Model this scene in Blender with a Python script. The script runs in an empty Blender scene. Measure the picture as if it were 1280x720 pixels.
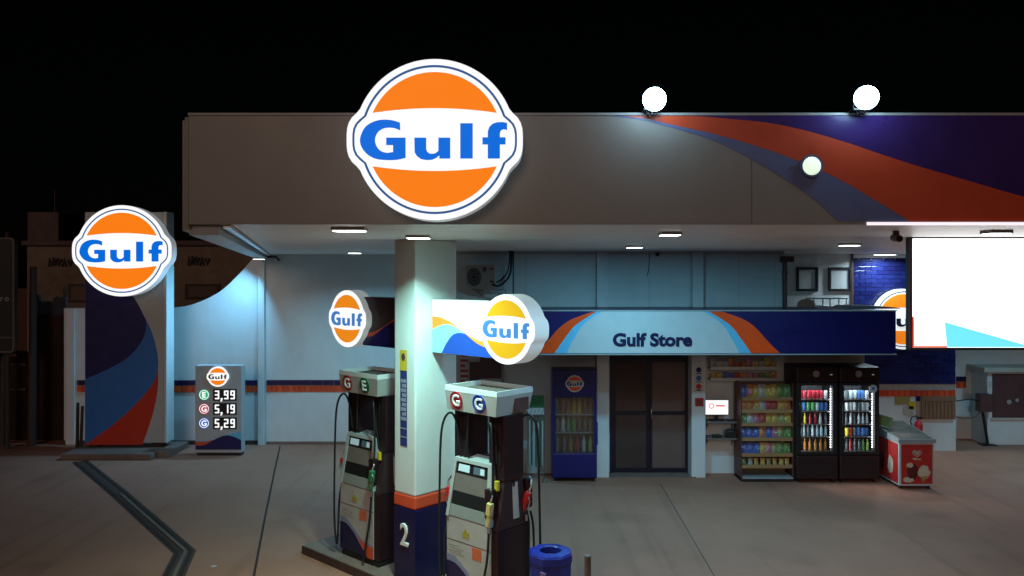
import bpy, bmesh, math, random
from mathutils import Vector, Matrix
from mathutils.geometry import tessellate_polygon
random.seed(7)
R = math.radians
SC = bpy.context.scene
COL = SC.collection

# ------------------------------------------------------------------ camera, sky, sun, exposure
CAMZ = 3.71
cam_d = bpy.data.cameras.new('camera'); cam = bpy.data.objects.new('camera', cam_d); COL.objects.link(cam)
cam.location = (0, 0, CAMZ); cam.rotation_euler = (R(90), 0, 0)
cam_d.sensor_width = 36; cam_d.lens = 28.125; cam_d.shift_y = -20/1280
cam_d.clip_start = .05; cam_d.clip_end = 500
SC.camera = cam
SUN_EL, SUN_AZ = 15, 188          # faint warm street glow from behind the camera
W = bpy.data.worlds.new('World'); SC.world = W; W.use_nodes = True
wn = W.node_tree.nodes; wl = W.node_tree.links
sky = wn.new('ShaderNodeTexSky'); sky.sky_type = 'NISHITA'; sky.sun_disc = False
sky.sun_elevation = R(SUN_EL); sky.sun_rotation = R(SUN_AZ)
wl.new(sky.outputs[0], wn['Background'].inputs[0]); wn['Background'].inputs[1].default_value = .00010
sun_d = bpy.data.lights.new('sun', 'SUN'); sun = bpy.data.objects.new('sun', sun_d); COL.objects.link(sun)
sun_d.energy = .32; sun_d.angle = R(22); sun_d.color = (1, .74, .60)
sun.rotation_euler = Vector((math.sin(R(SUN_AZ))*math.cos(R(SUN_EL)), math.cos(R(SUN_AZ))*math.cos(R(SUN_EL)), math.sin(R(SUN_EL)))).to_track_quat('Z', 'Y').to_euler()
SC.view_settings.view_transform = 'Standard'; SC.view_settings.look = 'None'
SC.view_settings.exposure = .3; SC.view_settings.gamma = 1; SC.view_settings.use_curve_mapping = False

LAMP_TINT = (.22, .70, 1.0)      # rear, cold LED tubes
LAMP_FRONT = (1.0, .90, .80)     # front, neutral LED panels

def at(x, y, Y):                  # a point of the place, from its bearing in the photograph and its distance
    return Vector(((x-640)/1000*Y, Y, CAMZ-(y-340)/1000*Y))
def gr(x, y):                     # the same for a point on the ground
    Y = CAMZ*1000/(y-340); return at(x, y, Y)

# ------------------------------------------------------------------ materials
MATS = {}
def mat(name, col, rough=.6, var=.12, scale=6, bump=.0, metal=0, emit=0, ecol=None, stretch=(1, 1, 1), spec=.4, stain=0, coat=0):
    if name in MATS: return MATS[name]
    m = bpy.data.materials.new(name); m.use_nodes = True; MATS[name] = m
    N = m.node_tree.nodes; L = m.node_tree.links; b = N['Principled BSDF']
    b.inputs['Roughness'].default_value = rough; b.inputs['Metallic'].default_value = metal
    b.inputs['Specular IOR Level'].default_value = spec
    if coat: b.inputs['Coat Weight'].default_value = coat; b.inputs['Coat Roughness'].default_value = .08
    tc = N.new('ShaderNodeTexCoord'); mp = N.new('ShaderNodeMapping'); mp.inputs['Scale'].default_value = stretch
    L.new(tc.outputs['Object'], mp.inputs[0])
    nz = N.new('ShaderNodeTexNoise'); nz.inputs['Scale'].default_value = scale; nz.inputs['Detail'].default_value = 6
    nz.inputs['Roughness'].default_value = .62
    L.new(mp.outputs[0], nz.inputs['Vector'])
    rp = N.new('ShaderNodeMapRange'); rp.inputs['From Min'].default_value = .3; rp.inputs['From Max'].default_value = .7
    rp.inputs['To Min'].default_value = 1-var; rp.inputs['To Max'].default_value = 1+var*.6
    L.new(nz.outputs['Fac'], rp.inputs[0])
    mx = N.new('ShaderNodeMix'); mx.data_type = 'RGBA'; mx.blend_type = 'MULTIPLY'; mx.inputs[0].default_value = 1
    mx.inputs[6].default_value = (*col, 1); L.new(rp.outputs[0], mx.inputs[7])
    out = mx.outputs[2]
    if stain:
        n2 = N.new('ShaderNodeTexNoise'); n2.inputs['Scale'].default_value = .55; n2.inputs['Detail'].default_value = 5
        L.new(tc.outputs['Object'], n2.inputs['Vector'])
        r2 = N.new('ShaderNodeMapRange'); r2.inputs['From Min'].default_value = .42; r2.inputs['From Max'].default_value = .68
        r2.inputs['To Min'].default_value = 1; r2.inputs['To Max'].default_value = 1-stain
        L.new(n2.outputs['Fac'], r2.inputs[0])
        m2 = N.new('ShaderNodeMix'); m2.data_type = 'RGBA'; m2.blend_type = 'MULTIPLY'; m2.inputs[0].default_value = 1
        L.new(out, m2.inputs[6]); L.new(r2.outputs[0], m2.inputs[7]); out = m2.outputs[2]
    L.new(out, b.inputs['Base Color'])
    rr = N.new('ShaderNodeMapRange'); rr.inputs['To Min'].default_value = max(.03, rough-.1); rr.inputs['To Max'].default_value = min(1, rough+.1)
    L.new(nz.outputs['Fac'], rr.inputs[0]); L.new(rr.outputs[0], b.inputs['Roughness'])
    if bump:
        bp = N.new('ShaderNodeBump'); bp.inputs['Strength'].default_value = bump; bp.inputs['Distance'].default_value = .02
        L.new(nz.outputs['Fac'], bp.inputs['Height']); L.new(bp.outputs[0], b.inputs['Normal'])
    if emit:
        b.inputs['Specular IOR Level'].default_value = .08
        b.inputs['Emission Color'].default_value = (*(ecol or col), 1); b.inputs['Emission Strength'].default_value = emit*(.815 if emit < 1.05 else 1)
    return m

def glass(name, tint, rough=.03, base=.08):
    if name in MATS: return MATS[name]
    m = bpy.data.materials.new(name); m.use_nodes = True; MATS[name] = m
    N = m.node_tree.nodes; L = m.node_tree.links
    N.remove(N['Principled BSDF'])
    t = N.new('ShaderNodeBsdfTransparent'); t.inputs[0].default_value = (*tint, 1)
    g = N.new('ShaderNodeBsdfGlossy'); g.inputs['Roughness'].default_value = rough
    nz = N.new('ShaderNodeTexNoise'); nz.inputs['Scale'].default_value = 3
    mr = N.new('ShaderNodeMapRange'); mr.inputs['To Min'].default_value = base*.6; mr.inputs['To Max'].default_value = base*1.3
    L.new(nz.outputs['Fac'], mr.inputs[0])
    mx = N.new('ShaderNodeMixShader'); L.new(mr.outputs[0], mx.inputs[0])
    L.new(t.outputs[0], mx.inputs[1]); L.new(g.outputs[0], mx.inputs[2]); L.new(mx.outputs[0], N['Material Output'].inputs[0])
    return m

def ground_mat():
    m = bpy.data.materials.new('worn_concrete'); m.use_nodes = True
    N = m.node_tree.nodes; L = m.node_tree.links; b = N['Principled BSDF']
    tc = N.new('ShaderNodeTexCoord')
    def noise(s, d=6, r=.6):
        n = N.new('ShaderNodeTexNoise'); n.inputs['Scale'].default_value = s; n.inputs['Detail'].default_value = d
        n.inputs['Roughness'].default_value = r; L.new(tc.outputs['Object'], n.inputs['Vector']); return n
    a, c, e = noise(.35), noise(2.2, 8, .7), noise(60, 3)
    r1 = N.new('ShaderNodeValToRGB'); r1.color_ramp.elements[0].position = .32; r1.color_ramp.elements[1].position = .7
    r1.color_ramp.elements[0].color = (.34, .142, .092, 1); r1.color_ramp.elements[1].color = (.43, .180, .116, 1)
    L.new(a.outputs['Fac'], r1.inputs[0])
    r2 = N.new('ShaderNodeMapRange'); r2.inputs['From Min'].default_value = .55; r2.inputs['From Max'].default_value = .75
    r2.inputs['To Min'].default_value = 1; r2.inputs['To Max'].default_value = .86; L.new(c.outputs['Fac'], r2.inputs[0])
    r3 = N.new('ShaderNodeMapRange'); r3.inputs['To Min'].default_value = .82; r3.inputs['To Max'].default_value = 1.15; L.new(e.outputs['Fac'], r3.inputs[0])
    m1 = N.new('ShaderNodeMix'); m1.data_type = 'RGBA'; m1.blend_type = 'MULTIPLY'; m1.inputs[0].default_value = 1
    m2 = N.new('ShaderNodeMix'); m2.data_type = 'RGBA'; m2.blend_type = 'MULTIPLY'; m2.inputs[0].default_value = 1
    L.new(r1.outputs[0], m1.inputs[6]); L.new(r2.outputs[0], m1.inputs[7]); L.new(m1.outputs[2], m2.inputs[6]); L.new(r3.outputs[0], m2.inputs[7])
    vo = N.new('ShaderNodeTexVoronoi'); vo.inputs['Scale'].default_value = .75; vo.feature = 'SMOOTH_F1'
    wv = N.new('ShaderNodeVectorMath'); wv.operation = 'MULTIPLY_ADD'; wv.inputs[1].default_value = (.55, .55, 0); L.new(c.outputs['Color'], wv.inputs[0]); L.new(tc.outputs['Object'], wv.inputs[2]); L.new(wv.outputs[0], vo.inputs['Vector'])
    r4 = N.new('ShaderNodeMapRange'); r4.inputs['From Min'].default_value = .10; r4.inputs['From Max'].default_value = .24; r4.inputs['To Min'].default_value = .85; r4.inputs['To Max'].default_value = 1
    L.new(vo.outputs['Distance'], r4.inputs[0])
    m3 = N.new('ShaderNodeMix'); m3.data_type = 'RGBA'; m3.blend_type = 'MULTIPLY'; m3.inputs[0].default_value = 1; L.new(m2.outputs[2], m3.inputs[6]); L.new(r4.outputs[0], m3.inputs[7])
    sc_ = N.new('ShaderNodeMapping'); sc_.inputs['Scale'].default_value = (2.2, .10, 1); sc_.inputs['Rotation'].default_value = (0, 0, R(38)); L.new(tc.outputs['Object'], sc_.inputs[0])
    tn = N.new('ShaderNodeTexNoise'); tn.inputs['Scale'].default_value = 1.6; tn.inputs['Detail'].default_value = 4; L.new(sc_.outputs[0], tn.inputs['Vector'])
    r5 = N.new('ShaderNodeMapRange'); r5.inputs['From Min'].default_value = .56; r5.inputs['From Max'].default_value = .70; r5.inputs['To Min'].default_value = 1; r5.inputs['To Max'].default_value = .84; L.new(tn.outputs['Fac'], r5.inputs[0])
    m4 = N.new('ShaderNodeMix'); m4.data_type = 'RGBA'; m4.blend_type = 'MULTIPLY'; m4.inputs[0].default_value = 1; L.new(m3.outputs[2], m4.inputs[6]); L.new(r5.outputs[0], m4.inputs[7])
    L.new(m4.outputs[2], b.inputs['Base Color'])
    rr = N.new('ShaderNodeMapRange'); rr.inputs['To Min'].default_value = .6; rr.inputs['To Max'].default_value = .9; L.new(c.outputs['Fac'], rr.inputs[0])
    L.new(rr.outputs[0], b.inputs['Roughness']); b.inputs['Specular IOR Level'].default_value = .35
    bp = N.new('ShaderNodeBump'); bp.inputs['Strength'].default_value = .25; bp.inputs['Distance'].default_value = .01
    L.new(e.outputs['Fac'], bp.inputs['Height']); L.new(bp.outputs[0], b.inputs['Normal'])
    return m

WHITE_WALL = mat('white_wall_paint', (.62, .63, .62), .62, .05, 5, .08, stretch=(1, 1, .5), stain=.12)
CREAM_WALL = mat('cream_wall_paint', (.50, .46, .40), .65, .12, 5, .12, stretch=(1, 1, .25), stain=.18)
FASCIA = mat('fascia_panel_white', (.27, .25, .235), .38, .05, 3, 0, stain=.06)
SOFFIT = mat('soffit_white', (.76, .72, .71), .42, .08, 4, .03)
TRIM = mat('trim_grey', (.34, .34, .35), .4, .1, 8)
NAVY_B = mat('navy_base_paint', (.008, .007, .05), .35, .12, 5)
NAVY = mat('navy_print', (.010, .008, .085), .35, .10, 5)
NAVY_D = mat('navy_fascia_print', (.05, .022, .15), .3, .10, 4)
ORANGE = mat('orange_print', (.95, .075, .006), .38, .08, 5)
RED_T = mat('red_totem_print', (.50, .026, .008), .38, .08, 5)
RED_O = mat('red_orange_print', (.62, .075, .03), .38, .08, 5)
SLATE = mat('slate_blue_print', (.13, .15, .30), .35, .08, 5)
LTBLUE = mat('light_blue_print', (.13, .46, .66), .38, .06, 5)
MIDBLUE = mat('mid_blue_print', (.022, .13, .40), .38, .06, 5)
PRINTWHITE = mat('white_print', (.52, .52, .51), .38, .05, 5)
TOTEM_GREY = mat('totem_silver_grey', (.40, .39, .38), .4, .07, 4)
BRICK_O = mat('orange_brick', (.75, .075, .015), .55, .25, 14, .2)
BRICK_O2 = mat('dull_orange_brick', (.60, .055, .014), .55, .25, 14, .2)
TILE_N = mat('navy_glazed_tile', (.013, .018, .10), .22, .2, 9, .06, coat=.5)
TILE_N2 = mat('navy_glazed_tile_dark', (.010, .012, .075), .2, .2, 9, .06, coat=.5)
MORTAR = mat('dark_mortar', (.03, .03, .06), .85, .2, 12, .2)
BLACK = mat('black_plastic', (.012, .011, .012), .45, .2, 8)
RUBBER = mat('black_rubber', (.010, .010, .010), .55, .2, 12)
MAROON = mat('dark_maroon_panel', (.022, .008, .010), .4, .2, 6)
CHROME = mat('brushed_steel', (.55, .55, .55), .3, .15, 10, metal=1)
PUMPWHITE = mat('pump_white_enamel', (.38, .36, .345), .35, .10, 5, stain=.10)
PUMPGREY = mat('pump_grey_plastic', (.27, .27, .27), .42, .10, 6)
DOORBAR = mat('door_frame_dark', (.006, .005, .018), .4, .1, 6)
DARKGLASS = mat('dark_door_glass', (.13, .085, .075), .12, .15, 2, spec=.6)
RED = mat('red_plastic', (.45, .02, .02), .4, .15, 8)
GREEN = mat('green_paint', (.03, .16, .06), .45, .1, 8)
YELLOW = mat('yellow_sticker', (.62, .42, .03), .5, .1, 8)
YELLOW_P = mat('pale_yellow_plastic', (.55, .45, .17), .45, .1, 8)
BLUEBIN = mat('blue_bin_plastic', (.010, .016, .19), .4, .15, 6)
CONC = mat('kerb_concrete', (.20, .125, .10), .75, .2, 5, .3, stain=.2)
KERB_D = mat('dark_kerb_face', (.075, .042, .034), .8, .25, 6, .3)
JOINT = mat('dark_joint_filler', (.040, .019, .015), .85, .25, 9, .2)
WOOD = mat('shelf_wood_edge', (.34, .19, .08), .5, .2, 8, stretch=(1, 6, 6))
PLANK = mat('brown_board', (.22, .11, .06), .6, .25, 8, .1, stretch=(6, 6, .5))
BROWN = mat('brown_panel', (.10, .045, .045), .4, .2, 5)
RUST = mat('rusty_sheet', (.13, .072, .056), .75, .45, 4, .3, stretch=(2, 2, .3), stain=.3)
HOUSE = mat('old_render_wall', (.18, .125, .09), .85, .25, 3, .3, stain=.3)
HOUSE2 = mat('dark_old_wall', (.10, .06, .06), .85, .25, 3, .3)
OLDWOOD = mat('old_dark_timber', (.05, .032, .028), .8, .3, 6, .3, stretch=(4, 4, .4))
ACWHITE = mat('aged_white_metal', (.34, .32, .30), .5, .12, 6)
LETTERN = mat('navy_letter', (.006, .005, .05), .8, .05, 5)
LETW = mat('white_letter', (.68, .67, .66), .45, .05, 5)

E_WHITE = mat('lit_white_acrylic', (0.200, 0.200, 0.200), .3, .02, 3, emit=1.0, ecol=(1, 1, 1))
E_ORANGE = mat('lit_orange_acrylic', (0.200, 0.062, 0.005), .3, .02, 3, emit=.93, ecol=(1, .215, .007))
E_BLUE = mat('lit_blue_acrylic', (0.005, 0.037, 0.150), .3, .02, 3, emit=.85, ecol=(.0, .165, .82))
E_LINE = mat('lit_blue_line', (0.007, 0.030, 0.100), .3, .02, 3, emit=.45, ecol=(.06, .20, .56))
E_AMBER = mat('lit_amber_acrylic', (0.200, 0.125, 0.007), .3, .02, 3, emit=.9, ecol=(.78, .40, .012))
E_SKYB = mat('lit_pale_blue_acrylic', (0.025, 0.075, 0.175), .3, .02, 3, emit=.7, ecol=(.07, .27, .72))
E_OR2 = mat('lit_soft_orange_acrylic', (0.200, 0.075, 0.007), .3, .02, 3, emit=.9, ecol=(.90, .26, .012))
E_LAMP = mat('lit_led_diffuser', (.8, .8, .8), .3, .02, 3, emit=6, ecol=(.92, 1, 1))
E_FLOOD = mat('lit_flood_lens', (.8, .8, .8), .3, .02, 3, emit=24, ecol=(.46, .80, 1))
E_LAMP_REFL = mat('lit_lamp_reflection', (.8, .8, .8), .3, .02, 3, emit=.95, ecol=(.75, .95, .72))
E_LED = mat('lit_fridge_led', (.8, .8, .8), .3, .02, 3, emit=6, ecol=(.9, .95, 1))
E_SCREEN = mat('lit_screen_white', (0.200, 0.200, 0.200), .3, .02, 3, emit=2.0, ecol=(1, 1, 1))
E_SCYAN = mat('lit_screen_cyan', (0.075, 0.200, 0.225), .3, .02, 3, emit=1.0, ecol=(.17, .82, 1))
E_SYEL = mat('lit_screen_pale_yellow', (.9, .8, .6), .3, .02, 3, emit=1.1, ecol=(1, .93, .72))
E_SRED = mat('lit_screen_red', (.8, .1, .05), .3, .02, 3, emit=.7, ecol=(.9, .03, .01))
E_SCREEN_REFL = mat('lit_screen_reflection', (.8, .8, .8), .3, .02, 3, emit=.95, ecol=(1, .86, .95))
E_DIGIT = mat('lit_price_digit', (.8, .8, .8), .3, .02, 3, emit=.95, ecol=(1, 1, 1))
E_DIM = mat('dim_lit_lcd', (.4, .5, .55), .3, .02, 3, emit=.22, ecol=(.55, .75, .9))
E_RING = {c: mat('lit_ring_'+c, v, .3, .02, 3, emit=.5, ecol=v) for c, v in (('green', (.07, .55, .27)), ('red', (.50, .02, .06)), ('blue', (.02, .14, .52)))}

# ------------------------------------------------------------------ mesh helpers
class MB:
    def __init__(s): s.v = []; s.f = []; s.sm = []
    def add(s, vs, fs, smooth=False, M=None):
        o = len(s.v)
        for p in vs:
            p = Vector(p); s.v.append(tuple(M @ p if M else p))
        for f in fs: s.f.append([i+o for i in f]); s.sm.append(smooth)
        return s
    def box(s, a, b, bev=0, M=None):
        a, b = [min(p, q) for p, q in zip(a, b)], [max(p, q) for p, q in zip(a, b)]
        if bev:
            bm = bmesh.new(); bmesh.ops.create_cube(bm, size=1)
            for v in bm.verts: v.co = Vector([(a[i]+b[i])/2+v.co[i]*(b[i]-a[i]) for i in range(3)])
            bmesh.ops.bevel(bm, geom=list(bm.edges), offset=bev, segments=2, profile=.6, affect='EDGES')
            bm.verts.index_update()
            s.add([v.co for v in bm.verts], [[v.index for v in f.verts] for f in bm.faces], False, M); bm.free(); return s
        x0, y0, z0 = a; x1, y1, z1 = b
        return s.add([(x0,y0,z0),(x1,y0,z0),(x1,y1,z0),(x0,y1,z0),(x0,y0,z1),(x1,y0,z1),(x1,y1,z1),(x0,y1,z1)],
                     [(3,2,1,0),(4,5,6,7),(0,1,5,4),(1,2,6,5),(2,3,7,6),(3,0,4,7)], False, M)
    def hexa(s, p8):      # 4 bottom, 4 top points
        return s.add(p8, [(3,2,1,0),(4,5,6,7),(0,1,5,4),(1,2,6,5),(2,3,7,6),(3,0,4,7)])
    def prism(s, pts, y0, y1, M=None, axis='y', smooth=False):   # outline in (x,z), extruded in y
        pts = [tuple(p)[:2] for p in pts]; pts = [p for i, p in enumerate(pts) if math.dist(p, pts[i-1]) > 1e-5]
        n = len(pts)
        area = sum(pts[i][0]*pts[(i+1) % n][1]-pts[(i+1) % n][0]*pts[i][1] for i in range(n))
        if area < 0: pts = pts[::-1]
        mk = {'y': lambda p, t: (p[0], t, p[1]), 'z': lambda p, t: (p[0], p[1], t), 'x': lambda p, t: (t, p[0], p[1])}[axis]
        tri = tessellate_polygon([[Vector((p[0], p[1], 0)) for p in pts]])
        def orient(t):
            a, b, c = [pts[i] for i in t]
            return t if (b[0]-a[0])*(c[1]-a[1])-(b[1]-a[1])*(c[0]-a[0]) > 0 else t[::-1]
        tri = [tuple(orient(tuple(t))) for t in tri]
        s.add([mk(p, y0) for p in pts], tri, False, M)
        s.add([mk(p, y1) for p in pts], [t[::-1] for t in tri], False, M)
        s.add([mk(p, y0) for p in pts]+[mk(p, y1) for p in pts], [(i, i+n, (i+1) % n+n, (i+1) % n) for i in range(n)], smooth, M)
        return s
    def ring(s, outer, inner, y0, y1, M=None):                  # closed band between two outlines of equal count
        n = len(outer); vs = [(p[0], y0, p[1]) for p in outer]+[(p[0], y0, p[1]) for p in inner]+[(p[0], y1, p[1]) for p in outer]+[(p[0], y1, p[1]) for p in inner]
        fs = []
        for i in range(n):
            j = (i+1) % n
            fs += [(i, j, j+n, i+n), (j+2*n, i+2*n, i+3*n, j+3*n), (i, i+2*n, j+2*n, j), (i+n, j+n, j+3*n, i+3*n)]
        return s.add(vs, fs, False, M)
    def cyl(s, p0, p1, r0, r1=None, n=12, caps=True, M=None):
        r1 = r0 if r1 is None else r1
        p0, p1 = Vector(p0), Vector(p1); d = (p1-p0).normalized()
        u = d.orthogonal().normalized(); w = d.cross(u)
        c = [(math.cos(2*math.pi*i/n), math.sin(2*math.pi*i/n)) for i in range(n)]
        A = [p0+(u*a+w*b)*r0 for a, b in c]; B = [p1+(u*a+w*b)*r1 for a, b in c]
        s.add(A+B, [(i, (i+1) % n, (i+1) % n+n, i+n) for i in range(n)], True, M)
        if caps:
            s.add(A, [tuple(range(n))[::-1]], False, M); s.add(B, [tuple(range(n))], False, M)
        return s
    def tube(s, pts, r, n=8, M=None):
        pts = [Vector(p) for p in pts]; vs = []; u = None
        for i, p in enumerate(pts):
            d = (pts[min(i+1, len(pts)-1)]-pts[max(i-1, 0)]).normalized()
            u = d.orthogonal().normalized() if u is None else (u-d*u.dot(d)).normalized()
            w = d.cross(u)
            vs += [p+(u*math.cos(2*math.pi*k/n)+w*math.sin(2*math.pi*k/n))*r for k in range(n)]
        fs = [(i*n+k, i*n+(k+1) % n, (i+1)*n+(k+1) % n, (i+1)*n+k) for i in range(len(pts)-1) for k in range(n)]
        s.add(vs, fs, True, M)
        s.add(vs[:n], [tuple(range(n))[::-1]], False, M); s.add(vs[-n:], [tuple(range(n))], False, M); return s
    def lathe(s, prof, c=(0, 0, 0), n=12, M=None):
        vs = []
        for r, z in prof: vs += [(c[0]+r*math.cos(2*math.pi*k/n), c[1]+r*math.sin(2*math.pi*k/n), c[2]+z) for k in range(n)]
        fs = [(i*n+k, i*n+(k+1) % n, (i+1)*n+(k+1) % n, (i+1)*n+k) for i in range(len(prof)-1) for k in range(n)]
        return s.add(vs, fs, True, M)
    def mesh(s, name, m):
        me = bpy.data.meshes.new(name); me.from_pydata(s.v, [], s.f); me.polygons.foreach_set('use_smooth', s.sm)
        me.materials.append(m); me.update(); return me
    def build(s, name, m, parent=None, loc=None, rot=None):
        return put(name, s.mesh(name, m), parent, loc, rot)
def put(name, me, parent=None, loc=None, rot=None, scale=None):
    o = bpy.data.objects.new(name, me); COL.objects.link(o)
    if parent: o.parent = parent
    if loc is not None: o.location = loc
    if rot is not None: o.rotation_euler = rot
    if scale is not None: o.scale = (scale,)*3
    return o
def tag(o, label=None, cat=None, group=None, kind=None):
    if label: o['label'] = label
    if cat: o['category'] = cat
    if group: o['group'] = group
    if kind: o['kind'] = kind
    return o
def thing(name, label, cat, loc=(0, 0, 0), rz=0, group=None):
    o = bpy.data.objects.new(name, None); COL.objects.link(o); o.location = loc; o.rotation_euler = (0, 0, rz); o.empty_display_size = .1
    return tag(o, label, cat, group)
def copy_tree(o, parent=None):
    c = o.copy(); COL.objects.link(c); c.parent = parent
    for ch in list(o.children): copy_tree(ch, c)
    return c
def text_mesh(body, size, m, depth=.004, bold=.0, sx=1, name='letter'):
    cu = bpy.data.curves.new('t', 'FONT'); cu.body = body; cu.size = size; cu.align_x = 'CENTER'; cu.align_y = 'CENTER'
    cu.extrude = depth; cu.bevel_depth = bold; cu.bevel_resolution = 1; cu.resolution_u = 4
    o = bpy.data.objects.new('t', cu); COL.objects.link(o)
    dg = bpy.context.evaluated_depsgraph_get(); me = bpy.data.meshes.new_from_object(o.evaluated_get(dg))
    bpy.data.objects.remove(o); bpy.data.curves.remove(cu)
    me.transform(Matrix.Rotation(R(90), 4, 'X') @ Matrix.Diagonal((sx, 1, 1, 1)))
    # recentre vertically on the glyph
    xs = [v.co.x for v in me.vertices]; zs = [v.co.z for v in me.vertices]
    me.transform(Matrix.Translation((-(min(xs)+max(xs))/2, 0, -(min(zs)+max(zs))/2)))
    me.materials.clear(); me.materials.append(m); me.name = name
    return me
def smooth_pts(pts, k=6):         # Catmull-Rom through 2D or 3D points
    P = [Vector(p) for p in pts]; out = []
    for i in range(len(P)-1):
        a, b, c, d = P[max(i-1, 0)], P[i], P[i+1], P[min(i+2, len(P)-1)]
        for t in [j/k for j in range(k)]:
            out.append(.5*((2*b)+(c-a)*t+(2*a-5*b+4*c-d)*t*t+(3*b-a-3*c+d)*t**3))
    return out+[P[-1]]

# ------------------------------------------------------------------ round fuel-brand roundel, in units of its radius
def lug_outline(r, hw, hh, n=96, corner=3.2):
    pts = []
    for i in range(n):
        a = 2*math.pi*i/n; c, s_ = math.cos(a), math.sin(a)
        t = (abs(c/hw)**corner+abs(s_/hh)**corner)**(-1/corner)
        q = max(r, t); pts.append((q*c, q*s_))
    return pts
OUT = lug_outline(1.0, 1.093, .47); LN_O = lug_outline(.922, 1.018, .385); LN_I = lug_outline(.893, .992, .362)
def seg(top=True, r=.835, edge=.33, mid=.388):
    a0 = math.asin(edge/r); pts = [(r*math.cos(a), r*math.sin(a)) for a in [a0+(math.pi-2*a0)*i/40 for i in range(41)]]
    x0 = pts[-1][0]
    pts += [(x*-x0, mid-(mid-edge)*x*x) for x in [-1+2*i/20 for i in range(1, 20)]]
    return pts if top else [(x, -z) for x, z in pts][::-1]
def zl(pts): return [((x-833)/259, (304-y)/259) for x, y in pts]
LETTERS = [zl(smooth_pts([(722,250),(695,242),(662,241),(635,248),(612,263),(599,285),(594,308),(600,330),(618,352),(645,366),(680,370),(712,369),(740,363)], 3)) +
           zl([(740,298),(678,298),(678,322),(700,322),(700,344)]) + zl(smooth_pts([(682,347),(663,342),(650,330),(643,314),(643,298),(651,281),(666,270),(685,266),(705,268),(723,275)], 3)),
           zl([(768,298),(806,298),(806,335),(810,344),(818,349),(827,350),(837,347),(845,340),(845,298),(883,298),(883,365),(848,365),(848,355),(838,363),(824,369),(808,370),(790,367),(776,357),(769,345)]),
           zl([(915,252),(955,252),(955,365),(915,365)]),
           zl([(1003,365),(1003,320),(986,320),(986,297),(1003,297),(1003,278),(1008,264),(1018,254),(1032,249),(1050,248),(1065,251),(1065,274),(1054,271),(1045,275),(1042,283),(1042,297),(1060,297),(1060,320),(1042,320),(1042,365)])]
def roundel(parent, rad, loc, thick, M, rz=0, hmat=None, simple=False):
    S = lambda pts: [(x*rad, z*rad) for x, z in pts]
    e = min(.006, .02*rad+.002)
    base = MB().prism(S(OUT), 0, thick, smooth=True).build('sign_box', hmat or M['box'], parent, loc, (0, 0, rz))
    MB().prism(S([(x*.995, z*.995) for x, z in OUT]), -e, 0).build('face', M['face'], base)
    MB().ring(S(LN_O), S(LN_I), -1.5*e, -e).build('outline_ring', M['line'], base) if not simple else None
    for t in (True, False): MB().prism(S(seg(t)), -1.6*e, -e).build('coloured_panel', M['orange'], base)
    for q in LETTERS: MB().prism(S(q), -2.2*e, -e).build('letter', M['blue'], base)
    return base
M_LIT = dict(box=mat('sign_box_glow', (.6, .6, .6), .3, .05, 5, emit=.22, ecol=(.85, .95, 1)), face=E_WHITE, line=E_LINE, orange=E_ORANGE, blue=E_BLUE)  # box sides glow too, added to lift the shadow around the sign
M_AMB = dict(M_LIT, orange=E_AMBER, blue=E_SKYB, line=E_WHITE)
M_SOFT = dict(M_LIT, orange=E_OR2, blue=E_SKYB, line=E_WHITE)
M_PRINT = dict(box=TRIM, face=PRINTWHITE, line=LETTERN, orange=ORANGE, blue=LETTERN)
E_W2 = mat('half_lit_white_acrylic', (.8, .8, .8), .3, .02, 3, emit=.7, ecol=(.95, 1, 1))
M_WALL = dict(M_LIT, face=E_W2, orange=mat('half_lit_orange', (.8, .25, .02), .3, .02, 3, emit=.65, ecol=(1, .22, .01)), blue=LETTERN, line=LETTERN)

# ------------------------------------------------------------------ ground
g = MB(); g.add([(-120, -20, 0), (120, -20, 0), (120, 180, 0), (-120, 180, 0)], [(0, 1, 2, 3)])
tag(g.build('ground', ground_mat()), kind='structure')
def ground_strip(name, pts, w, z, m, kind='structure', parent=None, h=.004):
    b = MB(); pts = [Vector((p[0], p[1], 0)) for p in pts]; L_ = []; R_ = []
    for i, p in enumerate(pts):
        d = Vector((0, 0, 0))
        if i: d += (p-pts[i-1]).normalized()
        if i < len(pts)-1: d += (pts[i+1]-p).normalized()
        d.normalize(); nn = Vector((-d.y, d.x, 0)); L_.append(p+nn*w/2); R_.append(p-nn*w/2)
    for i in range(len(pts)-1):
        b.hexa([(q.x, q.y, z) for q in (R_[i], R_[i+1], L_[i+1], L_[i])]+[(q.x, q.y, z+h) for q in (R_[i], R_[i+1], L_[i+1], L_[i])])
    o = b.build(name, m, parent)
    if kind and not parent: tag(o, kind=kind)
    return o
dr = [gr(100, 577), gr(150, 618), gr(231, 690), gr(213, 728), gr(196, 768)]
ch = ground_strip('drain_channel', dr, .28, .0, KERB_D, h=.006)
def off(pts, o):
    out = []
    for i, p in enumerate(pts):
        d = Vector((0, 0, 0))
        if i: d += (p-pts[i-1]).normalized()
        if i < len(pts)-1: d += (pts[i+1]-p).normalized()
        d.normalize(); out.append(p+Vector((-d.y, d.x, 0))*o)
    return out
ground_strip('channel_edge', off(dr, .085), .045, .006, JOINT, parent=ch, h=.006)
ground_strip('channel_edge', off(dr, -.085), .05, .006, JOINT, parent=ch, h=.006)
ground_strip('channel_rail', off(dr[1:4], .01), .045, .006, CONC, parent=ch, h=.012)
ground_strip('expansion_joint', [gr(350, 558), gr(343, 590), gr(331, 648), gr(317, 722), gr(306, 780)], .030, 0, JOINT, h=.005)
ground_strip('expansion_joint', [(2.2, 1.0), (2.35, 6), (2.6, 14)], .012, 0, mat('thin_joint', (.085, .065, .058), .85, .2, 9), h=.004)

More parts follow.
